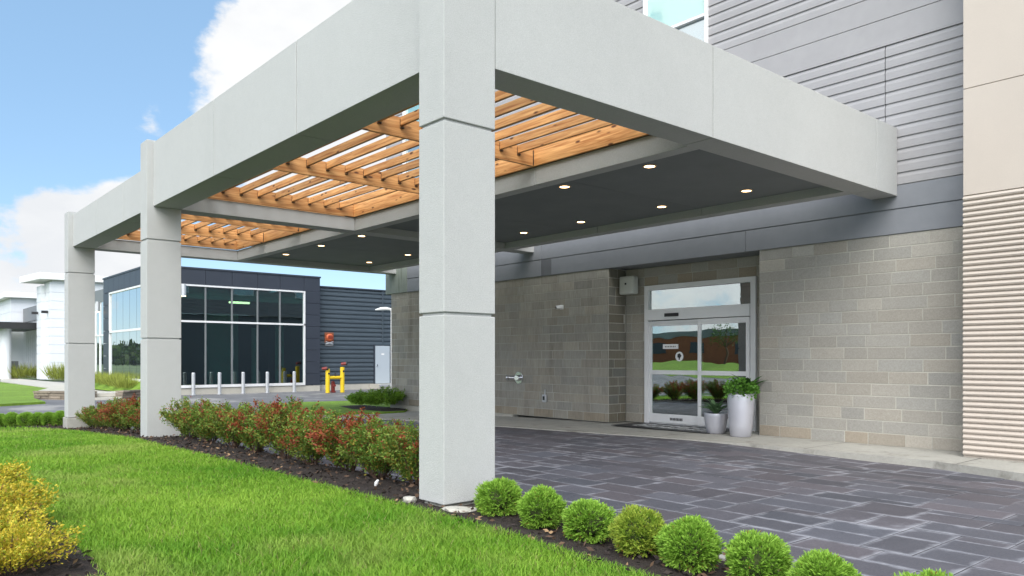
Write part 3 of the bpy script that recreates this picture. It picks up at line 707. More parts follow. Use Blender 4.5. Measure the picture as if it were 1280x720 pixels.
while x < -8.75:
    w = r_.uniform(.08, .17)
    for rr in range(2):
        q = ql[rr]
        y0 = 12.28+rr*.30
        q.box(x, x+.03, y0, y0+.2, .017, .0185)
        if r_.random() < .7: q.box(x+.031, x+w, y0+.16, y0+.2, .017, .0185)
        if r_.random() < .6: q.box(x+.031, x+w, y0, y0+.04, .017, .0185)
        if r_.random() < .5: q.box(x+w-.03, x+w, y0+.041, y0+.159, .017, .0185)
    x += w+.06
for q in ql: q.build('mat_lettering', M['white'], t)

# ------------------------------------------------------------------ planters
def pot(name, label, x, y, prof, soil_z, soil_r):
    t = thing(name, label, 'planter', (x, y, .004))
    MB().lathe(x, y, prof, 40).build('pot', M['silverpot'], t, smooth=True)
    MB().lathe(x, y, [(.0001, soil_z), (soil_r, soil_z)], 24).build('soil', M['mulch'], t)
    return t
def strap_leaves(n, x, y, z, L, W_, rise, col, spread=1.0, segs=6, seed=0):
    r = np.random.default_rng(seed); V = []; F = []; T = []
    for k in range(n):
        a = r.uniform(0, 6.283); l = L*r.uniform(.65, 1.1); el = r.uniform(*rise); w = W_*r.uniform(.7, 1.2); c = np.array(col)*r.uniform(.6, 1.35)
        ca, sa = math.cos(a), math.sin(a); px, pz = .01, 0.0; b = len(V)
        for s in range(segs+1):
            f_ = s/segs; ww = w*(math.sin(math.pi*min(.98, .12+.86*f_))**.8)
            e = el-spread*f_*1.2
            V += [(x+ca*px-sa*ww/2, y+sa*px+ca*ww/2, z+pz+ww*.15), (x+ca*px, y+sa*px, z+pz), (x+ca*px+sa*ww/2, y+sa*px-ca*ww/2, z+pz+ww*.15)]
            T += [c, c*1.15, c]
            px += math.cos(e)*l/segs; pz += math.sin(e)*l/segs
        for s in range(segs):
            i = b+3*s; F += [(i, i+1, i+4, i+3), (i+1, i+2, i+5, i+4)]
    return np.array(V), np.array(F), np.array(T)
TX, TY = -7.79, 12.07
t = pot('tall_planter', 'tall tapered silver planter with bushy light green plant by the door', TX, TY,
        [(.0001, .006), (.165, .006), (.18, .02), (.205, .20), (.228, .50), (.237, .74), (.235, .775), (.222, .775), (.218, .72)], .73, .219)
n = 900; u_ = unit(rng.normal(size=(n, 3))*[1, 1, .75]+[0, 0, .35]); P = np.array([TX, TY, .83])+u_*rng.uniform(.14, .27, (n, 1))*[1.1, 1.1, .75]
V, F, T = leaf_arrays(P, u_+rng.normal(0, .55, (n, 3)), rng.uniform(.05, .085, n), rng.uniform(.035, .055, n), np.array([[.13, .30, .045]])*rng.uniform(.55, 1.35, (n, 1)), fold=.08)
np_mesh('bushy_plant', V, F, M['leaf'], t, T)
V, F, T = strap_leaves(16, TX+.08, TY+.12, .78, .44, .10, (.75, 1.35), (.035, .085, .022), .75, seed=3); np_mesh('dark_leaves', V, F, M['leaf'], t, T)
SX, SY = -8.425, 12.24
t = pot('small_planter', 'short round silver planter with spiky striped plant by the door', SX, SY,
        [(.0001, .006), (.15, .006), (.165, .02), (.192, .14), (.215, .32), (.220, .37), (.217, .385), (.205, .385), (.20, .34)], .345, .186)
V, F, T = strap_leaves(54, SX, SY, .34, .42, .062, (.75, 1.52), (.17, .30, .14), 1.0, seed=5); np_mesh('striped_leaves', V, F, M['leaf'], t, T)

# ================================================================== SHRUBS
def ball_mesh(seed, R=.18, nt=620, per=30):
    """thuja globe: flat fans of scale sprays standing out of an uneven ball"""
    r = np.random.default_rng(seed)
    u_ = unit(r.normal(size=(nt, 3))); u_ = u_[u_[:, 2] > -.85]; nt = len(u_)
    lump = 1+.07*np.sin(u_[:, 0]*5+seed)+.07*np.sin(u_[:, 1]*6+2*seed)+.06*np.sin(u_[:, 2]*7+seed)+r.normal(0, .03, nt)
    base = u_*(R*lump*.74)[:, None]; ax = unit(u_+np.array([0, 0, .45])+r.normal(0, .22, (nt, 3)))
    side = unit(np.cross(ax, r.normal(size=(nt, 3)))); L_ = R*r.uniform(.26, .38, nt)
    hue = r.normal(.5, .22, nt); ye = {31: 0, 32: .0, 33: .55}.get(seed, 0)
    P = []; D = []; C = []; S = []
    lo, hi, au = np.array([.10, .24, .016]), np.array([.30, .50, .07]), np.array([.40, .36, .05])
    for k in range(per):
        t_ = r.uniform(0, 1, nt); s_ = r.choice([-1., 1.], nt)*r.uniform(.1, 1, nt)
        p = base+ax*(L_*t_)[:, None]+side*(s_*.028*(1-t_*.5))[:, None]
        d = unit(ax+side*(s_*.75)[:, None]+r.normal(0, .18, (nt, 3)))
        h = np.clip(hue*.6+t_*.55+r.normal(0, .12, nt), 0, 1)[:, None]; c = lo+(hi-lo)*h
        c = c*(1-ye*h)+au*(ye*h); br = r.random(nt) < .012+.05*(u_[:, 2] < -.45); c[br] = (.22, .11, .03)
        P.append(p); D.append(d); C.append(c); S.append(r.uniform(.016, .034, nt))
    P = np.concatenate(P); D = np.concatenate(D); C = np.concatenate(C); S = np.concatenate(S)
    V, F, T = leaf_arrays(P, D, S, S*.24, C)
    V[:, 2] += R*.95; V[:, 2] = np.maximum(V[:, 2], .005)
    return V, F, T
balls = []
for k in range(3):
    t = thing('globe_shrub', '-', 'shrub', (0, 0, 0), 'round clipped globe shrubs')
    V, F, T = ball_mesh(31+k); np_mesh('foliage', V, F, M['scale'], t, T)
    u = MB(); bm = bmesh.new(); bmesh.ops.create_icosphere(bm, subdivisions=2, radius=.125); me = bpy.data.meshes.new('shaded_twig_core'); bm.to_mesh(me); bm.free(); me.materials.append(M['core'])
    o = bpy.data.objects.new('shaded_twig_core', me); COL.objects.link(o); o.parent = t; o.location = (0, 0, .17)
    MB().tube([(0, 0, -.03), (.01, 0, .08)], .015, 8).build('stem', M['bark'], t)
    balls.append(t)
BR = [(-4.816, 1.0, 'green globe shrub touching the foot of the biggest column'), (-4.31, 1.0, 'green globe shrub second from the biggest column'),
      (-3.807, 1.03, 'bright green globe shrub third from the biggest column'), (-3.352, 1.03, 'yellowish globe shrub with bronze tips, fourth from the biggest column'),
      (-2.932, 1.04, 'green globe shrub fifth from the biggest column, beside the paving'), (-2.461, 1.04, 'wide green globe shrub third from the right end of the row'),
      (-2.069, .95, 'globe shrub cut by the bottom edge, second from the right end'), (-1.516, 1.05, 'small globe shrub tip at the bottom edge, rightmost of the row')]
BL = [(-21.03, 3.87, 'globe shrub right behind the farthest column, small in the distance'), (-21.13, 3.70, 'distant globe shrub next to the one at the farthest column'), (-21.255, 3.50, 'distant globe shrub third left of the farthest column'),
      (-21.40, 3.27, 'distant globe shrub fourth left of the farthest column'), (-21.52, 3.05, 'distant globe shrub third from the left picture edge'), (-21.72, 2.80, 'distant globe shrub second from the left picture edge'), (-21.91, 2.53, 'distant globe shrub at the left picture edge')]
spots = [(x, 3.99, s, l) for x, s, l in BR] + [(x, y+.12, 1.02, l) for x, y, l in BL]
for i, (x, y, s, l) in enumerate(spots):
    loc = (x, y, float(lawn_z(x))-.004); rz = i*1.7; s = s*(.93 if i < 8 else 1.0)
    vi = [0, 1, 0, 2, 1, 0, 1, 0][i] if i < 8 else i % 2
    if i in (0, 1, 3): b = balls[vi]; b.location = loc; b.rotation_euler = (0, 0, rz); b.scale = (s, s, s*.88); b['label'] = l
    else: dup(balls[vi], loc, rz, (s*random.uniform(.96, 1.05), s*random.uniform(.96, 1.05), s*random.uniform(.83, .94)), label=l)

def branch_bush(seed, nb, H, Rr, nl, leafL, leafW, colf, lo=.25, upw=.6):
    """arching stems with leaves along them"""
    r = np.random.default_rng(seed); P = []; D = []; hh = []; stems = MB(); bid = []
    for k in range(nb):
        a = r.uniform(0, 6.283); out = Rr*math.sqrt(r.uniform(.01, 1)); h = H*r.uniform(.62, 1.08)*(1-.30*(out/Rr)**2)
        b0 = np.array([.10*Rr*math.cos(a), .10*Rr*math.sin(a), 0]); tip = np.array([out*math.cos(a), out*math.sin(a), h]); c = b0*.4+tip*.6+np.array([0, 0, h*.18])
        f_ = lambda t_: (1-t_)**2*b0+2*t_*(1-t_)*c+t_*t_*tip
        if k % 3 == 0: stems.tube([f_(x_) for x_ in (0, .3, .6, .95)], [.006, .005, .004, .002], 5, False)
        tt = lo+(1.02-lo)*r.random(nl)**.75
        bid.append(np.full(nl, r.random())); pts = np.array([f_(x_) for x_ in tt]); dirs = np.array([f_(min(x_+.05, 1.05))-f_(x_-.05) for x_ in tt])
        P.append(pts+r.normal(0, .018, pts.shape)); D.append(unit(dirs)*upw+unit(r.normal(size=pts.shape))*[1, 1, .7]); hh.append(tt)
    P = np.concatenate(P); D = np.concatenate(D); t_ = np.concatenate(hh); n = len(P); P[:, 2] = np.maximum(P[:, 2], .02)
    V, F, T = leaf_arrays(P, D, r.uniform(.7, 1.2, n)*leafL, r.uniform(.8, 1.2, n)*leafW, colf(r, t_, P, np.concatenate(bid)), fold=.06)
    return V, F, T, stems
def spirea_col(red):
    def f_(r, t_, P, b):
        n = len(t_); tone = ((b*7.3) % 1)[:, None]
        g = np.array([.11, .225, .028])*(1-tone)+np.array([.235, .32, .06])*tone; g = g*r.uniform(.6, 1.2, (n, 1))
        rd = np.array([.27, .05, .03])*r.uniform(.5, 1.35, (n, 1))+np.array([.07, .05, .005])*r.random((n, 1))
        isred = (b < red)
        k = r.random(n) < np.where(isred, np.clip(.15+1.3*(t_-.35), 0, .93), np.clip(.9*(t_-.86), 0, .3)+.02)
        olive = (r.random(n) < .15); g[olive] = np.array([.30, .25, .04])*r.uniform(.7, 1.1, (olive.sum(), 1))
        return np.where(k[:, None], rd, g)
    return f_
spir = []
for k, red in enumerate((.08, .30, .58)):
    t = thing('spirea_bush', '-', 'bush', (0, 0, 0), 'red and green bushes between the columns')
    V, F, T, st = branch_bush(51+k, 95, .66, .46, 105, .036, .017, spirea_col(red), lo=.14); np_mesh('foliage', V, F, M['leaf'], t, T); st.build('stems', M['bark'], t)
    spir.append(t)
SP = [(-6.42, 4.27, 0, 1.0, 'mostly green bush with bare stems at the left of the biggest column'), (-7.10, 4.25, 1, .98, 'reddish bush second from the biggest column'), (-7.82, 4.28, 2, 1.05, 'dark red bush third from the biggest column'),
      (-8.62, 4.22, 1, .98, 'mixed green and red bush fourth from the biggest column'), (-9.45, 4.27, 2, 1.13, 'tall deep red bush in the middle of the long row'), (-10.35, 4.24, 1, 1.02, 'reddish green bush just left of the row middle'),
      (-11.25, 4.27, 0, 1.0, 'green bush with few red tips, third from the middle column'), (-12.15, 4.25, 1, 1.0, 'mixed bush second from the middle column in the long row'), (-13.05, 4.27, 0, 1.06, 'pale green bush beside the foot of the middle column'),
      (-15.0, 4.25, 1, 1.05, 'mixed bush just left of the middle column'), (-15.95, 4.25, 2, 1.05, 'dark red bush second left of the middle column'), (-16.9, 4.22, 2, 1.0, 'dark red bush halfway between the two far columns'),
      (-17.9, 4.25, 1, 1.0, 'mixed bush third right of the farthest column'), (-18.8, 4.22, 1, .9, 'low reddish bush second right of the farthest column'), (-19.5, 4.2, 0, .8, 'low green bush beside the foot of the farthest column')]
used = set()
for i, (x, y, k, s, l) in enumerate(SP):
    loc = (x, y, float(lawn_z(x))-.01); rz = i*2.1
    if k not in used: used.add(k); b = spir[k]; b.location = loc; b.rotation_euler = (0, 0, rz); b.scale = (s,)*3; b['label'] = l
    else: dup(spir[k], loc, rz, (s, s, s*random.uniform(.94, 1.05)), label=l)
def gold_col(r, t_, P, b):
    n = len(t_); y = np.array([.62, .50, .05])*r.uniform(.7, 1.2, (n, 1)); g = np.array([.36, .40, .03])*r.uniform(.6, 1.1, (n, 1)); o = np.array([.50, .30, .08])
    k = r.random(n); c = np.where((k < .62)[:, None], y, g); c[(k > .86) & (t_ < .75)] = o; return c
gold = []
for k in range(2):
    t = thing('golden_barberry', '-', 'bush', (0, 0, 0), 'golden leaved bushes in the corner bed')
    V, F, T, st = branch_bush(71+k, 90, .36, .44, 100, .024, .014, gold_col, .2, .9); np_mesh('foliage', V, F, M['leaf'], t, T); st.build('stems', M['bark'], t)
    gold.append(t)
GP = [(-7.95, .78, 0, 1.1, 'golden bush at the left edge, farthest of the yellow ones'), (-6.75, .74, 1, 1.05, 'large golden bush in the middle of the yellow group'), (-5.95, .60, 0, .95, 'golden bush near the dark mulch at the left edge'), (-5.28, .70, 1, .80, 'orange tinged golden bush nearest the bottom left corner'), (-7.1, .15, 0, 1.0, 'golden bush cut off by the left picture edge')]
for i, (x, y, k, s, l) in enumerate(GP):
    loc = (x, y, float(lawn_z(x))); rz = i*1.3
    if i < 2: b = gold[k]; b.location = loc; b.rotation_euler = (0, 0, rz); b.scale = (s,)*3; b['label'] = l
    else: dup(gold[k], loc, rz, (s,)*3, label=l)
# leafy plants on the island by the wing wall
def green_col(r, t_, P, b): n = len(t_); return np.array([.15, .30, .03])*r.uniform(.55, 1.5, (n, 1))+np.array([.06, .04, 0])*r.random((n, 1))
ip = thing('feathery_plant', 'light green feathery plant at the left end of the block wall, tallest of three', 'plant', (0, 0, 0), 'green plants by the wing wall')
V, F, T, st = branch_bush(91, 80, .62, .60, 50, .09, .022, green_col); np_mesh('foliage', V, F, M['leaf'], ip, T)
ip.location = (-19.75, 12.02, -.10)
dup(ip, (-20.55, 11.85, -.10), 2.0, .85, label='middle of the three low green plants on the grass island')
dup(ip, (-21.3, 11.95, -.10), 4.0, .68, label='lowest green plant on the grass island, farthest from the block wall')
tag(MB().prism([(-18.9, 11.5), (-18.85, 12.1), (-19.45, 12.53), (-20.7, 12.53), (-22.0, 12.6), (-22.0, 11.7), (-20.4, 11.3)], -.2, -.099).build('island_mulch', M['mulch']), kind='structure')
# flat stones at the foot of the near column and a scrap of white plastic under a bush
def rock(label, x, y, z, sx, sy, sz, seed):
    bm = bmesh.new(); bmesh.ops.create_icosphere(bm, subdivisions=2, radius=1); r = random.Random(seed)
    for v in bm.verts: v.co *= r.uniform(.86, 1.1); v.co.z = max(-.6, min(.55, v.co.z))
    me = bpy.data.meshes.new('flat_stone'); bm.to_mesh(me); bm.free(); me.materials.append(M['conc_pale'])
    o = bpy.data.objects.new('flat_stone', me); COL.objects.link(o); o.location = (x, y, z); o.scale = (sx, sy, sz); o.rotation_euler = (0, .1, seed)
    tag(o, label, 'stone')
rock('flat pale stone under the right side of the biggest column', -5.13, 3.84, .135, .17, .11, .05, 1)
rock('small pale stone at the left foot of the biggest column', -5.72, 3.72, .16, .07, .06, .05, 2)
wb = MB(); wb.tube([(-6.60, 3.90, .15), (-6.59, 3.905, .18), (-6.57, 3.91, .21)], [.012, .02, .012], 7)
tag(wb.build('plastic_scrap', M['white']), 'small white plastic scrap under the green bush by the column', 'litter')

# ================================================================== DARK OFFICE BUILDING (beyond the car park)
ob = thing('office_building', 'dark grey flat roofed building with large glazed front and ribbed wing', 'building', (-40, 14, -.15))
XF, YF = -34.4, 9.474
p = MB()
# front facing the canopy (plane X = XF)
ys = [9.48, 10.76, 11.81, 12.975, 14.154, 15.23, 16.43, 17.26]
for a, b in zip(ys[:-1], ys[1:]): p.box(XF-.25, XF, a+.008, b-.008, 4.62, 5.28)
z = .12
for k in range(8): p.box(XF-.25, XF, 16.50, 17.26, z+.006, z+.556); z += .5625
p.box(XF-.25, XF, 9.48, 9.85, .1, 4.61)
# face towards the road (plane Y = YF)
xs = np.linspace(-42.1, -34.42, 9)
for a, b in zip(xs[:-1], xs[1:]): p.box(a+.01, b-.01, YF, YF+.25, 4.60, 5.28)
z = .3
for k in range(7): p.box(-42.1, -40.95, YF, YF+.25, z+.006, z+.60); z += .612
p.box(-35.1, XF-.26, YF, YF+.25, .1, 4.59)
p.build('cladding', M['darkmetal'], ob)
MB().box(-42.15, XF+.03, YF-.03, 17.29, 5.285, 5.36).build('parapet_cap', M['darkmetal'], ob)
MB().box(-42, XF-.3, YF+.3, 17.2, 5.0, 5.25).build('roof', M['greypanel'], ob)
MB().box(-42, XF-.02, YF+.02, 17.26, -.3, .10).build('plinth', M['conc_pale'], ob)
MB().box(-42, -41.9, YF+.3, 24, .1, 5.0).build('rear_wall', M['room'], ob)
# front glazing
g_ = MB(); ya, yb = 9.87, 16.48
g_.box(XF-.12, XF+.03, ya, yb, 4.54, 4.61); g_.box(XF-.12, XF+.03, ya, yb, 2.97, 3.05); g_.box(XF-.12, XF+.03, ya, yb, .12, .24); g_.box(XF-.12, XF+.03, yb-.07, yb, .24, 4.54); g_.box(XF-.12, XF+.03, ya, ya+.07, .24, 4.54)
gz = g_.build('glazed_front', M['alu'], ob)
mm = MB()
for y in ys[2:6]: mm.box(XF-.1, XF-.0, y-.03, y+.03, .24, 2.97); mm.box(XF-.1, XF-.0, y-.03, y+.03, 3.05, 4.54)
mm.build('mullion', M['greypanel'], gz)
gl = MB()
yy_ = [ya+.07] + ys[2:6] + [yb-.07]
for a, b in zip(yy_[:-1], yy_[1:]):
    MB().box(XF-.06, XF-.05, a, b, .24, 2.97).build('pane', M['glass_dark'], gz); MB().box(XF-.06, XF-.05, a, b, 3.05, 4.54).build('pane', M['glass_dark'], gz)
MB().box(XF-.35, XF-.30, ya, yb, 4.02, 4.5).build('blind', M['roomgreen'], ob)
it = MB(); it.box(-39.8, -39.7, YF+.4, 17, .1, 4.9); it.box(-39.7, XF-.4, YF+.4, 17, .1, .12); it.box(-39.7, XF-.2, 16.9, 17, .1, 4.9); it.build('interior', M['room'], ob)
it = MB(); it.box(-38, -37.9, 13.0, 14.6, .12, 3.6); it.box(-36.5, -36.4, 15.9, 16.3, .12, 3.2); it.box(-37, -36.9, 14.9, 15.2, .12, 2.9); it.build('partition', M['roomgreen'], ob)
MB().tube([(-36.4, 13.6, 4.06), (-36.9, 14.75, 4.10)], .05, 8).build('tube_lamp', M['tube'], ob)
# side glazing
g_ = MB(); xa, xb = -40.9, -35.15
g_.box(xa, xb, YF-.03, YF+.1, 4.49, 4.57); g_.box(xa, xb, YF-.03, YF+.1, 2.62, 2.72); g_.box(xa, xb, YF-.03, YF+.1, .4, .5); g_.box(xa, xa+.08, YF-.03, YF+.1, .5, 4.49); g_.box(xb-.08, xb, YF-.03, YF+.1, .5, 4.49)
gz2 = g_.build('side_glazing', M['alu'], ob)
sx = np.linspace(xa+.08, xb-.08, 6)
for a, b in zip(sx[:-1], sx[1:]):
    MB().box(a+.015, b-.015, YF+.03, YF+.04, .5, 2.62).build('pane', M['glass_sky'], gz2); MB().box(a+.015, b-.015, YF+.03, YF+.04, 2.72, 4.49).build('pane', M['glass_sky'], gz2)
MB().box(xa+.08, xb-.08, YF+.045, YF+.06, .5, 4.49).build('glazing_backing', M['greypanel'], gz2)
# lower link block further left
lk = MB(); lk.box(-49, -42.2, YF+.3, YF+.5, 4.3, 4.95); lk.box(-49, -42.2, YF+.5, 17, 4.7, 4.94); lk.build('link_roof', M['greypanel'], ob); MB().box(-49, -42.2, YF+.3, YF+.4, -.1, .4).build('link_plinth', M['greypanel'], ob)
lg = MB()
for x in np.linspace(-49, -42.25, 8): lg.box(x-.03, x+.03, YF+.28, YF+.4, .4, 4.3)
lg.box(-49, -42.2, YF+.285, YF+.39, 2.55, 2.63); lgz = lg.build('link_glazing', M['alu'], ob)
for a, b in zip(np.linspace(-49, -42.25, 8)[:-1], np.linspace(-49, -42.25, 8)[1:]): MB().box(a+.03, b-.03, YF+.33, YF+.34, .4, 4.3).build('pane', M['glass_sky'], lgz)
# ribbed wing
rb = MB(); XR = -34.75; pr = [(XR, .12)]; z = .12
while z < 4.75: pr += [(XR, z), (XR, z+.09), (XR-.045, z+.125), (XR-.045, z+.185), (XR, z+.22)]; z += .22
pr.append((XR, 4.88)); rb.extrude_y(pr, 17.27, 26); rb.build('ribbed_wall', M['darkrib'], ob)
MB().box(-42, XR+.04, 17.28, 26, 4.885, 4.95).build('parapet_cap', M['darkmetal'], ob)
MB().box(XR-.2, XR-.02, 17.27, 26, -.3, .115).build('plinth', M['conc_pale'], ob)
MB().box(XR-.03, XR+.035, 20.93, 20.99, 2.0, 4.87).build('downpipe', M['darkrib'], ob)
dd = MB().box(XR+.005, XR+.06, 20.50, 21.35, .10, 2.05).build('door', M['doorgrey'], ob, bevel=.005)
MB().box(XR+.06, XR+.12, 20.56, 20.60, 1.0, 1.1).build('handle', M['chrome'], dd); MB().box(XR+.061, XR+.066, 20.85, 21.02, 1.58, 1.66).build('plate', M['white'], dd)
MB().box(XR+.0, XR+.05, 20.42, 20.499, .10, 2.12).build('door_frame', M['darkmetal'], dd)
st = MB(); st.box(XR+.02, XR+1.0, 20.2, 22.2, -.15, .085); tag(st.build('door_step', M['conc_pale'], ob))
MB().box(XR+1.0, XR+1.06, 20.15, 22.2, -.02, .09).build('step_edge', M['galv'], ob)
for k, (x, y, z, l) in enumerate([(-34.30, 10.86, 4.35, 'cylinder wall lamp on the dark facade beside the middle column'), (-42.6, 9.36, 4.0, 'cylinder wall lamp on the distant facade beside the farthest column')]):
    t = thing('wall_lamp', l, 'wall lamp', (x, y, z), 'cylinder wall lamps')
    MB().tube([(x+.12, y-.05, z-.28), (x+.12, y-.05, z+.22)], .10, 16).build('shade', M['galv'], t); MB().box(x-.1, x+.06, y-.07, y-.03, z-.04, z+.04).build('arm', M['black'], t)
    MB().tube([(x+.12, y-.05, z-.29), (x+.12, y-.05, z-.281)], .085, 16).build('lens', M['lamp'], t)
# bollards
bo = thing('bollard', 'grey steel bollard beside the middle column, leftmost of five', 'bollard', (0, 0, 0), 'steel bollards in front of the glazed facade')
MB().tube([(0, 0, -.02), (0, 0, .93), (0, 0, .96)], [.075, .075, .05], 16).build('post', M['galv'], bo); MB().lathe(0, 0, [(.11, .0), (.11, .02), (.075, .02)], 16).build('base_ring', M['galv'], bo)
bo.location = (-33.9, 11.12, -.17)
for y, l in ((12.25, 'steel bollard second from the middle column'), (13.3, 'middle one of the five steel bollards'), (14.42, 'steel bollard second from the yellow pipe guard'), (15.72, 'steel bollard closest to the yellow pipe guard')): dup(bo, (-33.95, y, -.17), 0, 1, label=l)
# yellow pipe guard and red standpipe
yg = thing('pipe_guard', 'yellow steel pipe guard of two posts joined by a crossbar', 'guard rail', (-32.1, 16.8, -.17))
for y, h in ((16.48, .93), (17.22, 1.0)): MB().tube([(-32.1, y, -.17), (-32.1, y, h)], .10, 14).build('post', M['yellow'], yg)
MB().tube([(-32.1, 16.56, .52), (-32.1, 17.14, .52)], .075, 12).build('crossbar', M['yellow'], yg)
for (y, z_, dy) in ((16.28, .93, .1), (17.24, 1.14, 0)):
    h = MB(); h.tube([(-32.12, y-.08, z_), (-32.02, y+.12, z_+.02)], [.06, .075], 12); h.build('hose_cap', M['red'], yg, bevel=.01); MB().tube([(-32.0, y+.13, z_+.02), (-31.97, y+.16, z_+.02)], .085, 12).build('cap_rim', M['black'], yg)
MB().tube([(-32.1, 16.86, .60), (-32.1, 16.86, .74)], [.06, .03], 10).build('valve', M['black'], yg)
for y, z_ in ((16.50, .75), (17.24, .85)): MB().box(-32.005, -31.99, y-.05, y+.03, z_-.08, z_).build('decal', M['black'], yg)
sp = thing('standpipe', 'small dark red fire standpipe between the yellow guard posts', 'standpipe', (-32.3, 16.85, -.17))
MB().tube([(-32.3, 16.85, -.17), (-32.3, 16.85, .30), (-32.3, 16.85, .36)], [.09, .09, .05], 12).build('barrel', M['red'], sp); MB().tube([(-32.2, 16.85, .15), (-32.12, 16.85, .15)], .06, 10).build('outlet', M['red'], sp); MB().lathe(-32.3, 16.85, [(.14, -.16), (.14, -.12), (.09, -.12)], 12).build('flange', M['red'], sp)
# fire alarm bell
al = thing('fire_alarm_bell', 'round orange red fire bell on dark plate on the ribbed wall', 'alarm bell', (XR, 17.9, 2.3))
MB().box(XR+.01, XR+.05, 17.66, 18.14, 2.18, 2.68).build('back_plate', M['brickred'], al, bevel=.01); MB().box(XR+.01, XR+.045, 17.68, 18.12, 2.0, 2.17).build('lower_plate', M['greypanel'], al, bevel=.01)
MB().tube([(XR+.05, 17.9, 2.43), (XR+.12, 17.9, 2.43), (XR+.17, 17.9, 2.43), (XR+.19, 17.9, 2.43)], [.185, .185, .14, .04], 22).build('gong', M['orange'], al)
q = MB()
for k in range(3): q.box(XR+.2, XR+.205, 17.76, 18.04, 2.49-.06*k, 2.52-.06*k)
q.build('gong_lettering', M['red'], al)
q = MB(); q.tube([(XR+.06, 17.7, 2.1), (XR+.06, 18.1, 2.22)], .03, 8); q.tube([(XR+.06, 18.1, 2.1), (XR+.06, 17.7, 2.22)], .03, 8); q.build('pipe', M['galv'], al)
# lamp post
lpz = thing('street_lamp', 'slim pale lamp post with curved arm beside the block wall end', 'street lamp', (-26.11, 16.17, -.15))
MB().tube([(-26.11, 16.17, -.15), (-26.11, 16.17, 3.28)], .045, 12).build('pole', M['white'], lpz)
hd = MB(); hd.tube([(-26.11, 16.17, 3.26), (-26.13, 16.13, 3.33), (-26.23, 16.00, 3.36), (-26.36, 15.82, 3.35), (-26.49, 15.64, 3.31)], [.055, .05, .065, .065, .02], 10); hd.build('lamp_head', M['white'], lpz)

# ================================================================== WHITE TOWERS AT THE LEFT
wt = thing('white_tower', 'white panelled tower with flat overhanging cap behind the farthest column', 'building', (-62, 11, -.15))
def banded(mb, x0, x1, y0, y1, z0, z1, p=.61):
    z = z0
    while z < z1-.05: mb.box(x0, x1, y0, y1, z+.015, min(z+p, z1)-.015); z += p
    mb.box(x0+.03, x1-.03, y0+.03, y1-.03, z0, z1)
m_ = MB(); banded(m_, -62.75, -61.3, 10.44, 15, -.1, 6.7); banded(m_, -64.4, -62.76, 10.15, 14, -.1, 6.55); m_.build('panelled_wall', M['whitepanel'], wt)
MB().prism([(-65.4, 9.25), (-60.9, 9.8), (-60.9, 15.5), (-65.4, 15.5)], 6.85, 7.3).build('roof_cap', M['white'], wt)
MB().box(-64.2, -61.4, 10.6, 15, 6.56, 6.85).build('neck', M['whitepanel'], wt)
for x, y in ((-62.1, 10.3), (-64.0, 10.0)): MB().box(x, x+.3, y-.25, y+.12, 4.55, 4.72).build('wall_lamp', M['black'], wt)
lt = thing('white_entrance_block', 'white panelled block with slanted cap at the left picture edge', 'building', (-76, 11, -.15))
m_ = MB(); banded(m_, -80, -73.4, 9.78, 12, -.1, 6.3, .75); m_.build('panelled_wall', M['whitepanel'], lt); MB().box(-80, -72.9, 9.3, 12.5, 6.3, 6.75).build('roof_cap', M['white'], lt)
gb = thing('glazed_link', 'grey glazed link with dark entrance canopy between the white blocks', 'building', (-69, 11, -.15))
MB().box(-73.3, -64.45, 10.6, 11, 4.3, 5.4).build('fascia', M['greypanel'], gb); MB().box(-73.3, -64.45, 10.85, 10.9, -.1, 4.3).build('glazing', M['glass_sky'], gb)
q = MB()
for x in np.linspace(-73.2, -64.6, 11): q.box(x-.06, x+.06, 10.65, 10.8, -.1, 4.3)
q.build('mullions', M['whitepanel'], gb); MB().box(-73, -65, 7.2, 10.6, 3.55, 4.0).build('entrance_canopy', M['black'], gb); MB().tube([(-66.2, 8.5, -.1), (-66.2, 8.5, 3.55)], .35, 14).build('canopy_column', M['whitepanel'], gb); MB().box(-68.3, -67.0, 8.6, 9.4, -.1, 1.2).build('planter', M['greypanel'], gb)
# dry stone retaining walls
def stone_wall(name, label, pts, z0, z1, seed):
    r = random.Random(seed); V = []; F = []; T = []; (xa, ya), (xb, yb) = pts; L_ = math.hypot(xb-xa, yb-ya); ux, uy = (xb-xa)/L_, (yb-ya)/L_; nx_, ny_ = -uy, ux
    rows = 3; h = (z1-z0)/rows
    for k in range(rows+1):
        a = -r.uniform(0, .3); cap = k == rows
        while a < L_:
            l = r.uniform(.35, .8); a0, a1 = max(a, 0)+.008, min(a+l, L_)-.008; a += l
            if a1-a0 < .05: continue
            d = .05 if cap else r.uniform(-.03, .02); za = z0+k*h+.006; zb_ = z1+.07 if cap else z0+(k+1)*h-.006; b = len(V); c = np.array([.21, .175, .135])*r.uniform(.6, 1.35)
            for zz in (za, zb_):
                for s_, o_ in ((a0, -d), (a1, -d), (a1, .35), (a0, .35)): V.append((xa+ux*s_+nx_*o_, ya+uy*s_+ny_*o_, zz)); T.append(c)
            F += [(b+i, b+(i+1) % 4, b+4+(i+1) % 4, b+4+i) for i in range(4)] + [(b+4, b+5, b+6, b+7)]
    tag(np_mesh(name, V, F, M['stone'], tint=np.array(T)), label, 'retaining wall', 'dry stone walls')
stone_wall('retaining_wall', 'low brown stone wall left of the farthest column by the drive', [(-34.6, 5.35), (-32.6, 6.9)][::1], -.25, .07, 2)
stone_wall('retaining_wall', 'low brown stone wall between the two far columns', [(-32.6, 8.0), (-33.4, 9.4)], -.25, .07, 3)
stp = thing('garden_steps', 'pale concrete garden steps between the two stone walls', 'steps', (-33, 7.5, -.25))
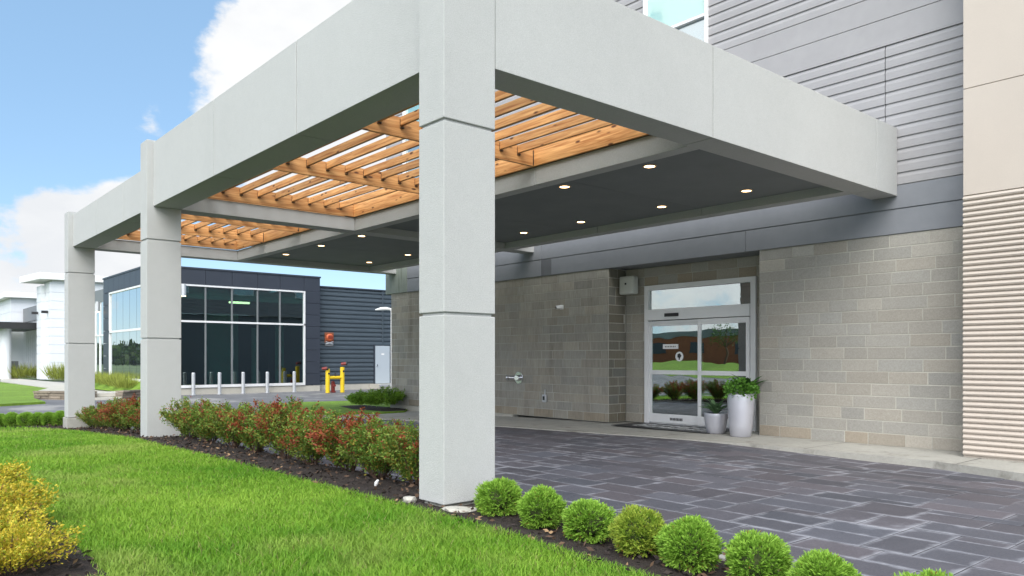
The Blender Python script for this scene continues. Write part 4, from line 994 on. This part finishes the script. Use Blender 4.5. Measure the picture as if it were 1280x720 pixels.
for k in range(2): MB().prism([(-32.55-.45*k, 6.95), (-32.5-.45*k, 7.98), (-34.5, 8.4), (-34.5, 6.95)], -.25+.16*k, -.10+.16*k).build('step', M['conc_pale'], stp, bevel=.01)
# tall ornamental grass by the left buildings
og = thing('tall_grass', 'yellow green tall grass clump at the foot of the white tower', 'grass clump', (0, 0, 0), 'tall grass clumps by the far buildings')
def grass_clump(seed, n, R, H):
    r = np.random.default_rng(seed); a = r.uniform(0, 6.283, n); rr = R*np.sqrt(r.random(n)); P = np.stack([rr*np.cos(a), rr*np.sin(a), 0*a], 1); D = np.stack([np.cos(a)*.5*rr/R, np.sin(a)*.5*rr/R, np.ones(n)], 1)+r.normal(0, .2, (n, 3))
    return leaf_arrays(P, D, H*r.uniform(.6, 1.1, n), .035, np.array([[.30, .34, .07]])*r.uniform(.55, 1.4, (n, 1)))
V, F, T = grass_clump(5, 420, .8, 1.0); np_mesh('blades', V, F, M['grass'], og, T); og.location = (-60.2, 11.2, -.12); og.scale = (1.3, 1.3, 1.3)
for k, (x, y, z, s, l) in enumerate([(-66.5, 9.7, -.1, 1.2, 'tall grass clump beside the glazed link, farthest left'), (-40.3, 9.1, .2, .62, 'tall grass under the mirrored windows, just right of the farthest column'), (-38.8, 9.1, .18, .62, 'tall grass under the mirrored windows, middle clump'), (-37.3, 9.1, .15, .62, 'tall grass under the mirrored windows, nearest the middle column'), (-42.6, 9.1, .2, .6, 'tall grass by the slim window post behind the farthest column'), (-35.9, 9.0, .1, .55, 'tall grass at the corner hidden by the middle column')]): dup(og, (x, y, z), k, s, label=l)

# ================================================================== ACROSS THE ROAD (what the door glass reflects)
vg = MB(); vg.face((-110, -32, -.28), (-110, -39, .85), (40, -39, .85), (40, -32, -.28)); vg.face((-110, -39, .85), (-110, -70, .85), (40, -70, .85), (40, -39, .85)); tag(vg.build('verge', M['farlawn']), kind='structure')
bk = thing('brick_building', 'long low rust red brick building across the road, seen mirrored in the door glass', 'building', (-45, -50, -.2))
MB().box(-82, -22, -56, -50, -.2, 4.1).build('brick_wall', M['brickred'], bk); MB().box(-82.1, -21.9, -56.1, -49.9, 4.1, 4.8).build('parapet', M['greypanel'], bk)
q = MB()
for x in np.arange(-80, -24, 6): q.box(x, x+2.2, -49.98, -49.95, 1.9, 3.3)
q.build('window', M['darkmetal'], bk)
vn = thing('white_van', 'white van parked across the road, seen mirrored in the door glass', 'van', (-39, -42, -.2))
pv = [(-41.6, 1.15), (-36.6, 1.15), (-36.5, 1.8), (-37.1, 2.05), (-37.9, 2.85), (-41.5, 2.9)]
b_ = MB(); i = len(b_.v); b_.v += [(x, -43, z) for x, z in pv]+[(x, -41.2, z) for x, z in pv]; n = len(pv)
b_.f += [tuple(range(n)), tuple(range(2*n-1, n-1, -1))]+[(k, k+n, (k+1) % n+n, (k+1) % n) for k in range(n)]; b_.build('body', M['white'], vn, bevel=.05)
MB().box(-41.2, -38.1, -41.195, -41.17, 2.1, 2.65).build('window', M['glass_sky'], vn)
for x in (-40.7, -37.5):
    for y in (-41.3, -42.95): MB().tube([(x, y-.1, 1.17), (x, y+.12, 1.17)], .33, 18).build('wheel', M['black'], vn)
def tree(label, x, y, z, H, seed):
    t = thing('street_tree', label, 'tree', (x, y, z), 'trees across the road')
    r = np.random.default_rng(seed); mb = MB(); mb.tube([(x, y, z), (x+.1, y, z+H*.3), (x, y+.1, z+H*.6)], [.16, .12, .06], 8)
    P = []
    for k in range(9):
        a = r.uniform(0, 6.28); c = np.array([x+H*.22*math.cos(a), y+H*.22*math.sin(a), z+H*r.uniform(.5, .9)]); mb.tube([(x, y, z+H*.4), tuple(c)], [.05, .02], 5); P.append(c+r.normal(0, H*.085, (70, 3)))
    P = np.concatenate(P); V, F, T = leaf_arrays(P, r.normal(size=P.shape), .16, .10, np.array([[.06, .12, .02]])*r.uniform(.5, 1.4, (len(P), 1))); np_mesh('crown', V, F, M['leaf'], t, T); mb.build('trunk', M['bark'], t)
for k, (x, y, h) in enumerate([(-44, -37, 5), (-58, -37, 5.5), (-30, -37, 5), (-72, -38, 6)]): tree(['slim tree across the road in front of the van', 'tree across the road left of the van', 'tree across the road near the end of the brick building', 'tallest tree across the road, far left'][k], x, y-2.5, .85, h-1, 100+k)

# a far belt of trees and hedges beyond the road, mirrored in the side glazing
n = 9000; x = rng.uniform(-420, -70, n); y = -48+rng.normal(0, 5, n); hgt = 4.5+3*vnoise(x, y*0, .12, 44)+1.2*vnoise(x, y*0, .6, 45); z = -.3+np.abs(rng.random(n))**.8*hgt
V, F, T = leaf_arrays(np.stack([x, y, z], 1), rng.normal(size=(n, 3)), 2.2, 1.6, np.array([[.05, .09, .02]])*rng.uniform(.5, 1.4, (n, 1)))
tag(np_mesh('tree_belt', V, F, M['leaf'], tint=T), 'far belt of dark trees beyond the road, mirrored in the side glazing', 'wood', kind='stuff')
